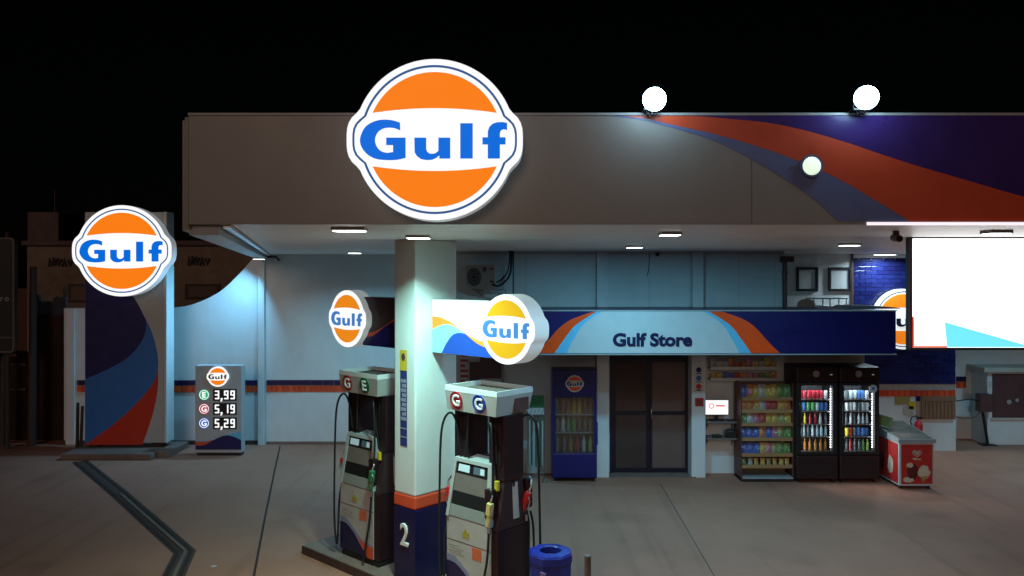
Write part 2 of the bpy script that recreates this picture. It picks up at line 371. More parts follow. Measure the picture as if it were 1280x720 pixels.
# ------------------------------------------------------------------ canopy over the forecourt
SZ = 4.09; FY = 6.3; FT = 4.945; FX0, FX1 = -2.55, 9.6; BY = 18.0
def left_x(Y): return FX0+(-5.55-FX0)*(Y-FY)/(17.3-FY)
canopy = thing('canopy', 'wide white flat canopy over the forecourt with painted stripes on its front', 'canopy', (0, FY, SZ))
def cpart(b, name, m, parent=canopy):
    o = b.build(name, m); o.parent = parent; o.matrix_parent_inverse = Matrix.Translation((0, -FY, -SZ)); return o
slab = MB().prism([(FX0+.02, FY+.06), (FX1, FY+.06), (FX1+3, BY), (left_x(BY)+.02, BY)], SZ+.03, FT-.05, axis='z')
cpart(slab, 'roof_slab', TRIM)
# fascia panels, joint at x=940 and beyond
edges = [FX0, (940-640)/1000*FY, FX1]
for a, b_ in zip(edges[:-1], edges[1:]):
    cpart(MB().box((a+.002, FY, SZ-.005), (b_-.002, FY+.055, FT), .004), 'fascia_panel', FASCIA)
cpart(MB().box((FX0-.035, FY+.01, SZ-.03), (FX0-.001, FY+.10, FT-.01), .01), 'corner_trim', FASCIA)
# left return fascia along the slanted side
def side_box(x_off0, x_off1, z0, z1, Y0, Y1):
    return MB().hexa([(left_x(Y0)+x_off0, Y0, z0), (left_x(Y0)+x_off1, Y0, z0), (left_x(Y1)+x_off1, Y1, z0), (left_x(Y1)+x_off0, Y1, z0),
                      (left_x(Y0)+x_off0, Y0, z1), (left_x(Y0)+x_off1, Y0, z1), (left_x(Y1)+x_off1, Y1, z1), (left_x(Y1)+x_off0, Y1, z1)])
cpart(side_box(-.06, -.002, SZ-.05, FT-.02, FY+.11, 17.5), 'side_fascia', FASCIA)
cpart(side_box(0, .24, SZ-.085, SZ+.02, FY+.07, 17.15), 'edge_beam', TRIM)
cpart(side_box(.27, .33, SZ-.03, SZ+.02, FY+.07, 17.1), 'edge_gutter', CHROME)
# soffit strips
Y = FY+.07; k = 0
while Y < 17.7:
    Y1 = min(Y+.30, 17.75)
    b = MB().hexa([(left_x(Y)+.34, Y, SZ), (FX1, Y, SZ), (FX1+.1, Y1-.006, SZ), (left_x(Y1)+.34, Y1-.006, SZ)] +
                  [(left_x(Y)+.34, Y, SZ+.02), (FX1, Y, SZ+.02), (FX1+.1, Y1-.006, SZ+.02), (left_x(Y1)+.34, Y1-.006, SZ+.02)])
    cpart(b, 'soffit_panel', SOFFIT); Y = Y1
# stripes printed on the fascia
def F(pts): return [((x-640)/1000*FY, CAMZ-(y-340)/1000*FY) for x, y in pts]
zb = 276.5
wb = [(765,145.5),(800,150),(845,161),(892,176),(940,199),(987,228),(1020,251),(1047,zb)]
bo = [(780,145),(812,149.5),(845,157),(895,168),(940,181),(987,197),(1043,221),(1095,251),(1137,zb)]
on = [(793,144.5),(830,144),(869,145),(916,149),(963,154),(1010,164),(1058,178),(1105,194),(1152,209),(1200,223),(1280,246),(1400,275)]
wb, bo, on = [smooth_pts(q, 5) for q in (wb, bo, on)]
def stripe(up, lo, m, d): return cpart(MB().prism(F([tuple(p) for p in up]+[tuple(p) for p in lo[::-1]]), FY-d, FY+.001), 'fascia_stripe', m)
stripe(bo, wb, SLATE, .003)
stripe(on+[Vector((1405, zb))], bo, RED_O, .004)
cpart(MB().prism(F([(800,144.2)]+[(2150,144.2),(2150,zb),(1409,zb)]+[tuple(p) for p in on[::-1]]), FY-.005, FY+.001), 'fascia_stripe', NAVY_D)
cpart(MB().box((FX0, FY-.012, FT-.004), (FX1, FY+.09, FT+.018), .004), 'top_trim', TRIM)
cpart(MB().box(((1083-640)/1000*FY, FY-.012, SZ-.012), (FX1, FY-.0055, SZ+.012)), 'screen_reflection_strip', E_SCREEN_REFL)  # glowing bar imitates the screen's reflection along the fascia bottom

# big lit roundel on the canopy front
t = thing('canopy_sign', 'largest lit orange and white roundel sign on the canopy front', 'sign', (-.585, 6.28, 4.70))
roundel(t, .612, (0, -.22, .012), .20, M_LIT)

# flood lamps above the fascia
def flood(x, y, label, yaw):
    p = at(x, y, 6.12)
    t = thing('floodlight', label, 'floodlight', p, yaw, 'floodlights on the canopy edge')
    prof = [(.090*math.cos(a), .090*math.sin(a)) for a in [-.9+i*(math.pi/2+.9)/9 for i in range(10)]]
    MB().lathe(prof, (0, 0, .0), 24, Matrix.Rotation(R(90), 4, 'X')).build('lens', E_FLOOD, t)
    MB().cyl((0, .13, 0), (0, .078, 0), .045, .068, 20).build('housing', BLACK, t)
    for s in (-1, 1): MB().tube([(s*.05, .10, 0), (s*.055, .11, -.05), (s*.02, .115, -.10)], .008, 6).build('bracket_arm', BLACK, t)
    MB().box((-.07, .06, FT-p.z+.019), (.07, .17, FT-p.z+.03)).build('foot_plate', BLACK, t)
    MB().cyl((0, .11, FT-p.z+.03), (0, .10, -.10), .014, n=8).build('stem', BLACK, t)
flood(818, 124, 'blazing floodlight on the canopy edge nearer the big roundel', R(0))
flood(1083, 122, 'blazing floodlight above the dark blue end of the canopy', R(0))
p = at(1013, 208, FY)  # glowing disc added in place of a lamp's reflection in the glossy fascia
t = thing('fascia_reflection', 'small pale glowing disc imitating a lamp reflection amid the orange canopy stripe', 'reflection', p)
MB().lathe([(.082*math.cos(a), .04*math.sin(a)) for a in [i*math.pi/2/5 for i in range(6)]], (0, 0, .012), 20, Matrix.Rotation(R(90), 4, 'X')).build('lens', E_LAMP_REFL, t)  # no real lens: the glowing disc that imitates the lamp reflection
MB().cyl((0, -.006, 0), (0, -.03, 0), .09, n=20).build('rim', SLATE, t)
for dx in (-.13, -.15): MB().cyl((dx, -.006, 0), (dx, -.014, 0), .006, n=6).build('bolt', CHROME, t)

# ------------------------------------------------------------------ canopy downlights
def downlight(x, Y, label, power, size=.26, tint=LAMP_TINT, long_=1.0, drop=0, spread=122, tilt=0):
    t = thing('canopy_light', label, 'ceiling light', (x, Y, SZ-drop), 0, 'LED downlights under the canopy')
    w = size/2; l = w*long_
    if drop: MB().cyl((0, 0, 0), (0, 0, drop), .03, n=10).build('stem', PUMPWHITE, t)
    MB().box((-l-.012, -w-.012, -.03), (l+.012, w+.012, -.001), .004).build('frame', PUMPWHITE, t)
    MB().box((-l, -w, -.036), (l, w, -.031)).build('diffuser', E_LAMP, t)
    ld = bpy.data.lights.new('downlight', 'AREA'); ld.shape = 'RECTANGLE'; ld.size = 2*l; ld.size_y = 2*w
    ld.energy = power; ld.color = tint; ld.spread = R(spread)
    lo = bpy.data.objects.new('glow', ld); COL.objects.link(lo); lo.parent = t; lo.location = (0, 0, -.042-.5*2*l*math.sin(R(abs(tilt)))); lo.rotation_euler = (0, R(tilt), 0)
PW = 100
downlight(-1.38, 6.80, 'LED downlight just behind the canopy front, left of the big roundel', 30, .16, LAMP_FRONT, 1.6)
downlight(-.97, 8.30, 'LED downlight against the top of the white pillar', 78, .2, (.44, .95, .84), 1.1, spread=132)
downlight(-2.93, 14.9, 'small LED downlight near the tall white back wall left of the pillar', 70, .2, spread=150)
downlight(-5.22, 16.5, 'LED downlight at the top of the curved white wall end', 40, .18, (.20, .62, 1), drop=.086, spread=120, tilt=42)
downlight(1.76, 11.5, 'LED downlight above the store sign panel', 80, .2, spread=180)
downlight(1.50, 7.60, 'LED downlight right of the big roundel near the canopy front', 40, .17, (.26, .74, 1.0), spread=150)
downlight(4.47, 10.6, 'LED downlight left of the bright screen, above the two wall frames', 50, .2, spread=180)
downlight(4.42, 7.30, 'LED downlight over the bright advertising screen', 11, .17, LAMP_FRONT)
downlight(7.55, 16.2, 'LED downlight right above the blue brick wall', 34, .2, (.62, .86, 1), 1.8, spread=160)
downlight(10.4, 14.6, 'LED downlight lighting the kiosk at the far right', 40, .2)

# ------------------------------------------------------------------ left boundary wall with curved top
WY = 17.2
def wx(x): return (x-640)/1000*WY
def wz(y): return CAMZ-(y-340)/1000*WY
lw = thing('boundary_wall', 'tall white wall with curved end and orange brick band left of the pillar', 'wall', (wx(330), WY, 0))
lw_inv = Matrix.Translation(-lw.location)
def lpart(b, name, m): o = b.build(name, m); o.parent = lw; o.matrix_parent_inverse = lw_inv; return o
curve = smooth_pts([(80,385.5),(150,385),(216,384.5),(245,379),(274,365),(297,344.5),(319,319.5),(322,314)], 5)
pro = [(wx(x), wz(y)) for x, y in [tuple(p) for p in curve]]
lpart(MB().prism([(wx(80), 0)]+pro+[(wx(331), SZ+.02), (wx(331), 0)], WY, WY+.22), 'curved_wall', WHITE_WALL)
lpart(MB().box((wx(331)+.004, WY+.03, 0), (-1.6, WY+.25, SZ+.02)), 'main_wall', WHITE_WALL)
lpart(MB().box((wx(324), WY-.10, 0), (wx(332), WY-.001, SZ-.01), .01), 'edge_pilaster', WHITE_WALL)
lpart(MB().box((wx(83), WY-.05, 0), (wx(95), WY-.001, wz(387)), .02), 'end_pilaster', WHITE_WALL)
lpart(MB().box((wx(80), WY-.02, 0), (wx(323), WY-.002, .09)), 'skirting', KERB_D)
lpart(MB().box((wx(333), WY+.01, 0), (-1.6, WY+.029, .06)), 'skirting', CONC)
def band(fn, x0, x1, y, m_t, n_w=.118, back=None, depth=.02, zt=1.385):
    # a strip of navy tiles above a soldier course of orange bricks
    fn(MB().box((x0, y-.004, zt-.255), (x1, y-.0005, zt+.004)), 'mortar_bed', back or mat('pale_mortar', (.34, .26, .22), .85, .15, 12))
    tile = MB().box((0, 0, 0), (.232, -depth, .105), .006).mesh('tile', m_t); br = [MB().box((0, 0, 0), (n_w-.010, -depth, .125), .006).mesh('brick', q) for q in (BRICK_O, BRICK_O2)]
    res = []
    x = x0
    while x < x1-.02:
        w = min(.242, x1-x)
        res.append(('tile', tile if w > .23 else MB().box((0, 0, 0), (w-.008, -depth, .105)).mesh('tile', m_t), (x, y-.0045, zt-.107))); x += .242
    x = x0; k = 0
    while x < x1-.02:
        w = min(n_w, x1-x)
        res.append(('brick', br[random.random() < .45] if w > n_w-.01 else MB().box((0, 0, 0), (w-.008, -depth, .125)).mesh('brick', BRICK_O), (x, y-.0045, zt-.250))); x += n_w
    return res
def place_band(root, inv, *a, **kw):
    def fn(b, name, m): o = b.build(name, m); o.parent = root; o.matrix_parent_inverse = inv; return o
    for nm, me, loc in band(fn, *a, **kw):
        o = put(nm, me, root, loc); o.matrix_parent_inverse = inv
TILE_BAND = mat('band_navy_tile', (.014, .008, .05), .35, .2, 9)
place_band(lw, lw_inv, wx(333), -1.7, WY+.03, TILE_BAND)
place_band(lw, lw_inv, wx(97), wx(323), WY, TILE_BAND)
lpart(MB().tube([(wx(334), WY+.02, wz(321)), (wx(345), WY+.02, wz(321)), (wx(349), WY+.02, wz(326))], .025, 6), 'pipe_stub', BROWN)

# ------------------------------------------------------------------ price totem and brand totem
TY = 16.35
def tx(x): return (x-640)/1000*TY
def tz(y): return CAMZ-(y-340)/1000*TY
tot = thing('brand_totem', 'tall grey totem slab with blue and red swoosh, far left', 'totem', (tx(157), TY, .14))
tinv = Matrix.Translation(-tot.location)
def tp(b, name, m, parent=tot): o = b.build(name, m); o.parent = parent; o.matrix_parent_inverse = tinv; return o
tp(MB().box((tx(106), TY, .22), (tx(207.5), TY+.34, tz(265)), .012), 'body', TOTEM_GREY)
tp(MB().box((tx(207.5)-.035, TY-.012, .22), (tx(207.5)+.016, TY+.352, tz(265)+.006), .006), 'lamplit_edge', PRINTWHITE)  # edge painted paler to stand for lamp light on the totem's side
def tprint(pts, m, d): tp(MB().prism([(tx(x), tz(y)) for x, y in pts], TY-d, TY+.001), 'swoosh', m)
nv = smooth_pts([(148,335),(160,360),(170,376),(178,391),(183,406),(178,425),(161,446),(136,461),(106.5,474)], 5)
bl = smooth_pts([(178,391),(189,413),(196,438),(197.5,459),(190,481),(166,509),(141,531),(106.5,556)], 5)
rd = smooth_pts([(197.5,459),(197,489),(190,521),(178,556)], 5)
tprint([(106.5,335)]+[tuple(p) for p in nv], NAVY, .003)
i0 = 15
tprint([tuple(p) for p in bl]+[tuple(p) for p in nv[:i0-1:-1]], MIDBLUE, .004)
tprint([tuple(p) for p in rd]+[tuple(p) for p in bl[:14:-1]], RED_T, .005)
for x0, x1 in ((110, 122), (188, 200)): tp(MB().box((tx(x0), TY+.05, .13), (tx(x1), TY+.30, .219)), 'foot', BLACK)
roundel(tot, .92, (-.488*16.1-tot.location.x, -.24, CAMZ+.0265*16.1-.14), .235, M_LIT)
pl = thing('totem_plinth', 'low concrete kerb plinth under the tall totem', 'plinth', (tx(150), 16, 0))
b = MB(); b.box((tx(96), 15.75, 0), (tx(206), 15.95, .13), .03); o = b.build('kerb', CONC); o.parent = pl; o.matrix_parent_inverse = Matrix.Translation(-pl.location)
b = MB(); b.box((tx(97), 15.955, 0), (tx(221), 16.95, .125), .01); o = b.build('slab', CONC); o.parent = pl; o.matrix_parent_inverse = Matrix.Translation(-pl.location)

PY = 16.15
def px(x): return (x-640)/1000*PY
def pz(y): return CAMZ-(y-340)/1000*PY
pt = thing('price_totem', 'small grey fuel price board with three rows of lit digits', 'price board', (px(273), PY, 0))
def pp(b, name, m, parent=pt):
    o = b.build(name, m); o.parent = parent; o.matrix_parent_inverse = Matrix.Translation(-pt.location) if parent is pt else Matrix.Identity(4); return o
x0, x1 = px(244), px(302)
pp(MB().box((x0, PY, .06), (x1, PY+.22, pz(457)), .012), 'body', mat('price_board_grey', (.42, .43, .44), .4, .06, 4))
pp(MB().box((x0+.03, PY+.02, 0), (x1-.02, PY+.2, .06)), 'base', BLACK)
def ppr(pts, m, d): pp(MB().prism([(px(x), pz(y)) for x, y in pts], PY-d, PY+.001), 'swoosh', m)
up = [tuple(p) for p in smooth_pts([(244.5,550.5),(258,551),(272,548),(285,543),(301.5,539)], 4)]
md = [tuple(p) for p in smooth_pts([(244.5,557),(256,556),(268,549.5),(280,544.5),(290,545),(301.5,550)], 4)]
ppr(up+md[::-1], LTBLUE, .003)
ppr([(244.5,551.5),(258,552),(268,549.5)]+[(256,557),(244.5,558)], RED_O, .0045)
ppr(md+[(301.5,562),(244.5,562)], NAVY, .006)
roundel(pt, .205, (0, -.03, pz(470.5)), .03, dict(M_LIT, blue=LETTERN), simple=True)
SEGS = {'3': 'abgcd', '5': 'afgcd', '9': 'abcdfg', '1': 'bc', '2': 'abged'}
def digit(ch, h):
    w = h*.5; th = h*.15; b = MB(); H = h/2; V = w/2
    rect = dict(a=(-V, H-th, V, H), g=(-V, -th/2, V, th/2), d=(-V, -H, V, -H+th), f=(-V, 0, -V+th, H), b=(V-th, 0, V, H), e=(-V, -H, -V+th, 0), c=(V-th, -H, V, 0))
    for k, q in enumerate(SEGS[ch]):
        x_0, z0, x_1, z1 = rect[q]; c = th*.28
        b.prism([(x_0+c, z0), (x_1-c, z0), (x_1, z0+c), (x_1, z1-c), (x_1-c, z1), (x_0+c, z1), (x_0, z1-c), (x_0, z0+c)], -.004-.0004*k, 0)
    return b
for (yy, ltr, colr, price) in ((493.5, 'E', 'green', '3,99'), (511, 'G', 'red', '5,19'), (529, 'G', 'blue', '5,29')):
    zc = pz(yy); cx = px(255.2)-pt.location.x
    r_ = .108
    circ = [(r_*math.cos(a), r_*math.sin(a)) for a in [i*2*math.pi/28 for i in range(28)]]
    bd = MB().prism(circ, -.006, .002).build('fuel_badge', E_RING[colr], pt, (cx, 0, zc))
    MB().ring([(x*.88, z*.88) for x, z in circ], [(x*.78, z*.78) for x, z in circ], -.010, -.006).build('badge_ring', E_DIGIT, bd)
    put('badge_letter', text_mesh(ltr, .155, E_DIGIT, .002, .0035), bd, (0, -.010, 0))
    wd = MB().box((px(266.6)-pt.location.x, -.008, zc-.118), (px(296)-pt.location.x, .002, zc+.118), .002).build('digit_window', BLACK, pt)
    for ch, xx in zip(price, (271.5, 277.2, 283, 291)):
        X_ = px(xx)-pt.location.x
        if ch == ',': MB().prism([(-.015, .02), (.02, .02), (.02, -.012), (-.005, -.05), (-.02, -.05)], -.005, 0).build('comma', E_DIGIT, wd, (X_, -.009, zc-.085))
        else: digit(ch, .175).build('digit', E_DIGIT, wd, (X_, -.009, zc))

for i, (x, h) in enumerate(((96.5, .95), (101, .88))):
    b = gr(x, 560); tag(MB().cyl((0, 0, 0), (.02*i, .03, h), .035, .03, 8).build('short_pole', OLDWOOD, None, (b.x, b.y, 0)),
        ('taller' if i == 0 else 'shorter')+' of two dark short poles leaning at the white wall end', 'pole', 'short poles beside the totem')

# ------------------------------------------------------------------ dark neighbouring plot at the far left
NY = 25.0
def nx(x): return (x-640)/1000*NY
def nz_(y): return CAMZ-(y-340)/1000*NY
hs = thing('neighbour_house', 'unlit old rendered house with graffiti behind the totem', 'house', (nx(200), NY, 0))
hinv = Matrix.Translation(-hs.location)
def hp(b, name, m, parent=None):
    o = b.build(name, m); o.parent = parent or hs; o.matrix_parent_inverse = Matrix.Identity(4) if parent else hinv; return o
hp(MB().prism([(nx(34), 0), (nx(34), nz_(305)), (nx(70), nz_(302)), (nx(120), nz_(306)), (nx(235), nz_(303)), (nx(335), nz_(306)), (nx(335), 0)], NY, NY+.3), 'wall', HOUSE)
hp(MB().box((nx(30), NY-.15, nz_(307)), (nx(338), NY+.3, nz_(301)), .02), 'parapet', HOUSE2)
for (a, b_, c, d) in ((86, 112, 355, 378), (232, 276, 355, 374)):
    f = hp(MB().box((nx(a), NY-.05, nz_(d)), (nx(b_), NY-.001, nz_(c)), .01), 'window_frame', OLDWOOD)
    hp(MB().box((nx(a)+.1, NY-.06, nz_(d)+.08), (nx(b_)-.1, NY-.051, nz_(c)-.08)), 'pane', DARKGLASS, f)
def scribble(strokes, x, y, s):
    b = MB()
    for st in strokes: b.tube([(nx(x+u*s), NY-.012, nz_(y-v*s)) for u, v in st], .045, 5)
    return b
SCR = [[(0, 0), (.5, 10), (4, 1), (5, 11)], [(7, 9), (7.4, 1)], [(10, 10), (12, 1), (15, 9)], [(16, 0), (19, 9), (21, 0)], [(17, 4), (21, 4)], [(23, 8), (26, 1), (29, 8)]]
GRAF = mat('graffiti_paint', (.03, .02, .02), .8, .1, 8)
hp(scribble(SCR, 62, 333, 1.0), 'graffiti', GRAF); hp(scribble([[(p[0]*.9, p[1]*1.1) for p in st] for st in SCR], 236, 332, 1.0), 'graffiti', GRAF)
h2 = thing('upper_block', 'dark upper block with thin antenna on top, at far left', 'building', (nx(55)*1.2, NY*1.2, 0))
b = MB().box((nx(34)*1.2, NY*1.2, 0), (nx(73)*1.2, NY*1.2+3, CAMZ+(340-265)/1000*NY*1.2), .05); o = b.build('wall', HOUSE2); o.parent = h2; o.matrix_parent_inverse = Matrix.Translation(-h2.location)
zt = CAMZ+(340-265)/1000*NY*1.2
o = MB().cyl((nx(59)*1.2, NY*1.2+.5, zt-.2), (nx(59)*1.2, NY*1.2+.5, zt+.85), .03, n=6).build('antenna', OLDWOOD); o.parent = h2; o.matrix_parent_inverse = Matrix.Translation(-h2.location)
# rusty corrugated fence
FYY = 17.6
def fx(x): return (x-640)/1000*FYY
def fz(y): return CAMZ-(y-340)/1000*FYY
rf = thing('corrugated_fence', 'rusty corrugated metal fence left of the white wall', 'fence', (fx(60), FYY, 0))
k = 0
for a, b_, tp_ in ((84, 66, 372), (66, 50, 377), (50, 36, 369), (34, 20, 440), (20, 2, 446), (2, -18, 441), (-18, -40, 445)):
    n = 14; X0, X1 = fx(a), fx(b_); vs = []; top = fz(tp_)
    for i in range(n+1):
        x = X0+(X1-X0)*i/n; yy = FYY+.03*math.cos(i*math.pi)+k*.004
        vs += [(x, yy, .02), (x, yy, top+random.uniform(-.04, .04)), (x, yy+.004, .02), (x, yy+.004, top)]
    fs = []
    for i in range(n):
        q = 4*i; fs += [(q, q+4, q+5, q+1), (q+6, q+2, q+3, q+7), (q+1, q+5, q+7, q+3)]
    o = MB().add(vs, fs).build('metal_sheet', RUST); o.parent = rf; o.matrix_parent_inverse = Matrix.Translation(-rf.location); k += 1
for zz in (440, 455, 486): 
    o = MB().box((fx(-40), FYY-.10, fz(zz)-.03), (fx(36), FYY-.05, fz(zz)+.03)).build('rail', OLDWOOD); o.parent = rf; o.matrix_parent_inverse = Matrix.Translation(-rf.location)
for x, yt, yb, rr, lab in ((40, 333, 565, .085, 'thick dark pole standing before the rusty fence'), (53, 362, 470, .035, 'thin dark stake above the rusty fence'), (3, 440, 575, .06, 'dark post under the black sign board')):
    Yp = 17.1
    bx = (x-640)/1000*Yp; zt = CAMZ-(yt-340)/1000*Yp
    tag(MB().cyl((0, 0, 0), (.03, 0, zt), rr, rr*.8, 10).build('timber_pole', OLDWOOD, None, (bx, Yp if rr > .04 else 17.9, 0)), lab, 'pole')
sb = thing('sign_board', 'black rounded sign board with pale lettering, cut off at the left edge', 'sign', (-10.6, 16.6, 0))
def sx(x): return (x-640)/1000*16.6
def sz(y): return CAMZ-(y-340)/1000*16.6
def rrect(x0, z0, x1, z1, r, n=5):
    out = []
    for cx, cz, a0 in ((x1-r, z0+r, -90), (x1-r, z1-r, 0), (x0+r, z1-r, 90), (x0+r, z0+r, 180)):
        out += [(cx+r*math.cos(R(a0+90*i/n)), cz+r*math.sin(R(a0+90*i/n))) for i in range(n+1)]
    return out
def sbp(b, name, m): o = b.build(name, m); o.parent = sb; o.matrix_parent_inverse = Matrix.Translation(-sb.location); return o
bo_, bi_ = rrect(sx(-75), sz(441), sx(18.5), sz(297), .09), rrect(sx(-75)+.035, sz(441)+.035, sx(18.5)-.035, sz(297)-.035, .06)
sbp(MB().ring(bo_, bi_, 16.58, 16.70), 'frame', mat('tarnished_frame', (.11, .085, .08), .5, .2, 6))
sbp(MB().prism(bi_, 16.62, 16.68), 'panel', BLACK)
sbp(MB().box((sx(-75)+.04, 16.59, sz(422)-.012), (sx(18.5)-.04, 16.61, sz(422)+.012)), 'divider', mat('tarnished_frame', (.1, .1, .1)))
for ch, x in (('r', 1.6), ('o', 8)): 
    o = put('letter', text_mesh(ch, .17, mat('faded_letter', (.24, .22, .22), .6), .003, .004), None, (sx(x), 16.615, sz(374))); o.parent = sb; o.matrix_parent_inverse = Matrix.Translation(-sb.location)
for x in (-70, 4): sbp(MB().cyl((sx(x), 16.74, 0), (sx(x), 16.74, sz(290)), .045, n=8), 'post', OLDWOOD)

# ------------------------------------------------------------------ store building
SY = 14.75
def kx(x, Y=SY): return (x-640)/1000*Y
def kz(y, Y=SY): return CAMZ-(y-340)/1000*Y
st = thing('store_building', 'white store building with glass door below a blue sign panel', 'building', (kx(813), SY, 0))
sinv = Matrix.Translation(-st.location)
def sp(b, name, m, parent=None, mw=True):
    o = b.build(name, m); o.parent = parent or st
    o.matrix_parent_inverse = Matrix.Identity(4) if parent else sinv; return o
RX = 6.5; UX = 5.02
D0, D1 = kx(762), kx(864)
ZD = 2.17
sp(MB().box((-1.6, SY, 0), (D0, SY+.2, SZ+.02)), 'front_wall', WHITE_WALL)
sp(MB().box((D0, SY+.001, ZD), (D1, SY+.2, SZ+.02)), 'lintel_wall', WHITE_WALL)
sp(MB().box((D1, SY, 0), (UX, SY+.2, SZ+.02)), 'front_wall', WHITE_WALL)
sp(MB().box((UX+.001, SY+.001, 0), (RX, SY+.2, 3.03)), 'front_wall', CREAM_WALL)
sp(MB().box((-1.6, SY+.201, 0), (-1.4, WY+.2, SZ+.02)), 'side_wall', WHITE_WALL)
sp(MB().box((UX-.2, SY+.201, 3.0), (UX, 16.6, SZ+.02)), 'side_wall', WHITE_WALL)
sp(MB().box((RX-.2, SY+.201, 0), (RX, 16.59, 3.03)), 'side_wall', WHITE_WALL)
sp(MB().box((UX+.001, SY+.201, 2.45), (RX-.201, 16.59, 2.55)), 'flat_roof', CONC)
for a, b_ in ((746, 761.5), (864.5, 882)):
    sp(MB().box((kx(a, 14.42), 14.42, 0), (kx(b_, 14.42), SY-.001, 2.34), .012), 'pilaster', WHITE_WALL)
for a, b_ in ((746, 760), (866, 879.5)):
    sp(MB().box((kx(a, 14.6), 14.6, 3.0), (kx(b_, 14.6), SY-.001, SZ-.002), .01), 'pilaster', WHITE_WALL)
SEAM = mat('wall_seam', (.46, .46, .45), .7, .1, 8)
for x in (657, 811, 923, 968): sp(MB().box((kx(x), SY-.004, 3.0), (kx(x)+.012, SY-.0005, SZ-.03)), 'wall_joint', SEAM)
sp(MB().box((kx(574), SY-.012, SZ-.05), (kx(976), SY-.0005, SZ-.022)), 'cornice_line', SEAM)
# rear wall with two frames, and the glazed blue wall
bwY = 16.6
bw = thing('blue_tile_wall', 'glossy navy brick tile wall behind the bright screen', 'wall', (8.1, bwY, 0))
binv = Matrix.Translation(-bw.location)
def bp_(b, name, m): o = b.build(name, m); o.parent = bw; o.matrix_parent_inverse = binv; return o
BX0, BX1 = 7.075, 9.2
bp_(MB().box((UX-.2, bwY+.003, 0), (BX0, bwY+.2, SZ+.02)), 'pale_wall', WHITE_WALL)
bp_(MB().box((BX0, bwY, 1.385), (BX1, bwY+.2, 3.96)), 'mortar_bed', MORTAR)
bp_(MB().box((BX0, bwY-.012, 3.961), (BX1, bwY+.2, SZ+.02)), 'white_border', WHITE_WALL)
bp_(MB().box((BX0-.045, bwY-.03, 1.2), (BX0-.001, bwY, SZ)), 'edge_trim', BROWN)
bp_(MB().box((BX0-.6, bwY+.001, 0), (BX1, bwY+.2, 1.13)), 'lower_wall', WHITE_WALL)
tm = [MB().box((0, 0, 0), (.241, -.018, .079), .004).mesh('brick', q) for q in (TILE_N, TILE_N2)]
zz = 1.388; row = 0
while zz < 3.94:
    x = BX0+.003-(.125 if row % 2 else 0)
    while x < BX1-.03:
        a, b_ = max(x, BX0+.003), min(x+.241, BX1-.003)
        me = tm[random.random() < .4] if b_-a > .239 else MB().box((0, 0, 0), (b_-a, -.018, .079), .004).mesh('brick', TILE_N)
        if b_-a > .03:
            o = put('brick', me, bw, (a, bwY+random.uniform(-.003, .001), zz), (random.uniform(-.02, .02), 0, random.uniform(-.012, .012))); o.matrix_parent_inverse = binv
        x += .25
    zz += .0873; row += 1
for nm, me, loc in band(lambda b, n, m: bp_(b, n, m), BX0, BX1, bwY, TILE_BAND, zt=1.385):
    if nm == 'brick': o = put(nm, me, bw, loc); o.matrix_parent_inverse = binv
for x0_, x1_ in ((995, 1022), (1035, 1064)):
    def ex(x): return (x-640)/1000*bwY
    def ez(y): return CAMZ-(y-340)/1000*bwY
    t = thing('framed_panel', 'square black frame with blank pale panel, '+('left one of the pair' if x0_ == 995 else 'next to the blue tile wall'), 'frame', (ex((x0_+x1_)/2), bwY, ez(349)), 0, 'two black frames on the upper wall')
    hw = (ex(x1_)-ex(x0_))/2; hh = (ez(334)-ez(364))/2
    for a in ((-hw, hh-.05, hw, hh), (-hw, -hh, hw, -hh+.05), (-hw, -hh+.051, -hw+.05, hh-.051), (hw-.05, -hh+.051, hw, hh-.051)):
        MB().box((a[0], -.045, a[1]), (a[2], .001, a[3]), .005).build('frame_bar', BLACK, t)
    MB().box((-hw+.051, -.012, -hh+.051), (hw-.051, 0, hh-.051)).build('panel', PRINTWHITE, t)
# roundel on the tiled wall, mostly hidden by the screen
t = thing('wall_roundel', 'lit roundel sign on the blue tile wall, half hidden by the screen', 'sign', ((1130-640)/1000*16.4, 16.55, CAMZ-(399-340)/1000*16.4))
roundel(t, .62, (0, -.14, 0), .12, M_WALL)
# sign panel (awning) across the front
AY = 13.2
def ax(x): return (x-640)/1000*AY
def az(y): return CAMZ-(y-340)/1000*AY
aw = sp(MB().box((ax(648), AY, az(442)), (ax(1120), SY-.002, az(388.5)), .008), 'sign_panel', NAVY)
def awp(pts, m, d): sp(MB().prism([(ax(x), az(y)) for x, y in pts], AY-d, AY+.001), 'panel_stripe', m, aw)
zt_, zb_ = 389.3, 441.5
og = [tuple(p) for p in smooth_pts([(669,zb_),(683,428),(700,409),(717,398),(742,zt_)], 5)]
lb = [tuple(p) for p in smooth_pts([(693,zb_),(706,423),(720,406),(746,zt_)], 5)]
wh = [tuple(p) for p in smooth_pts([(708,zb_),(717,424),(730,405),(752,zt_)], 5)]
mir = lambda P_, c: [(2*c-x, y) for x, y in P_]
c0 = 816
awp(og+mir(og, 822)[::-1], ORANGE, .003)
awp(lb+mir(lb, c0)[::-1], LTBLUE, .005)
awp(wh+mir(wh, c0)[::-1], PRINTWHITE, .007)
word = 'Gulf Store'; me = text_mesh(word, .285, LETTERN, .001, .012, 1.09)
o = put('lettering', me, aw, (ax(815.5), AY-.015, az(424.5)))
tl = sp(MB().box((ax(648)-.01, AY-.012, az(389)), (ax(1120)+.01, AY+.06, az(387.6))), 'panel_trim', TRIM, aw)
sp(MB().box((ax(648)-.01, AY-.010, az(443.6)), (ax(1120)+.005, AY+.05, az(442.2))), 'panel_trim', TRIM, aw)
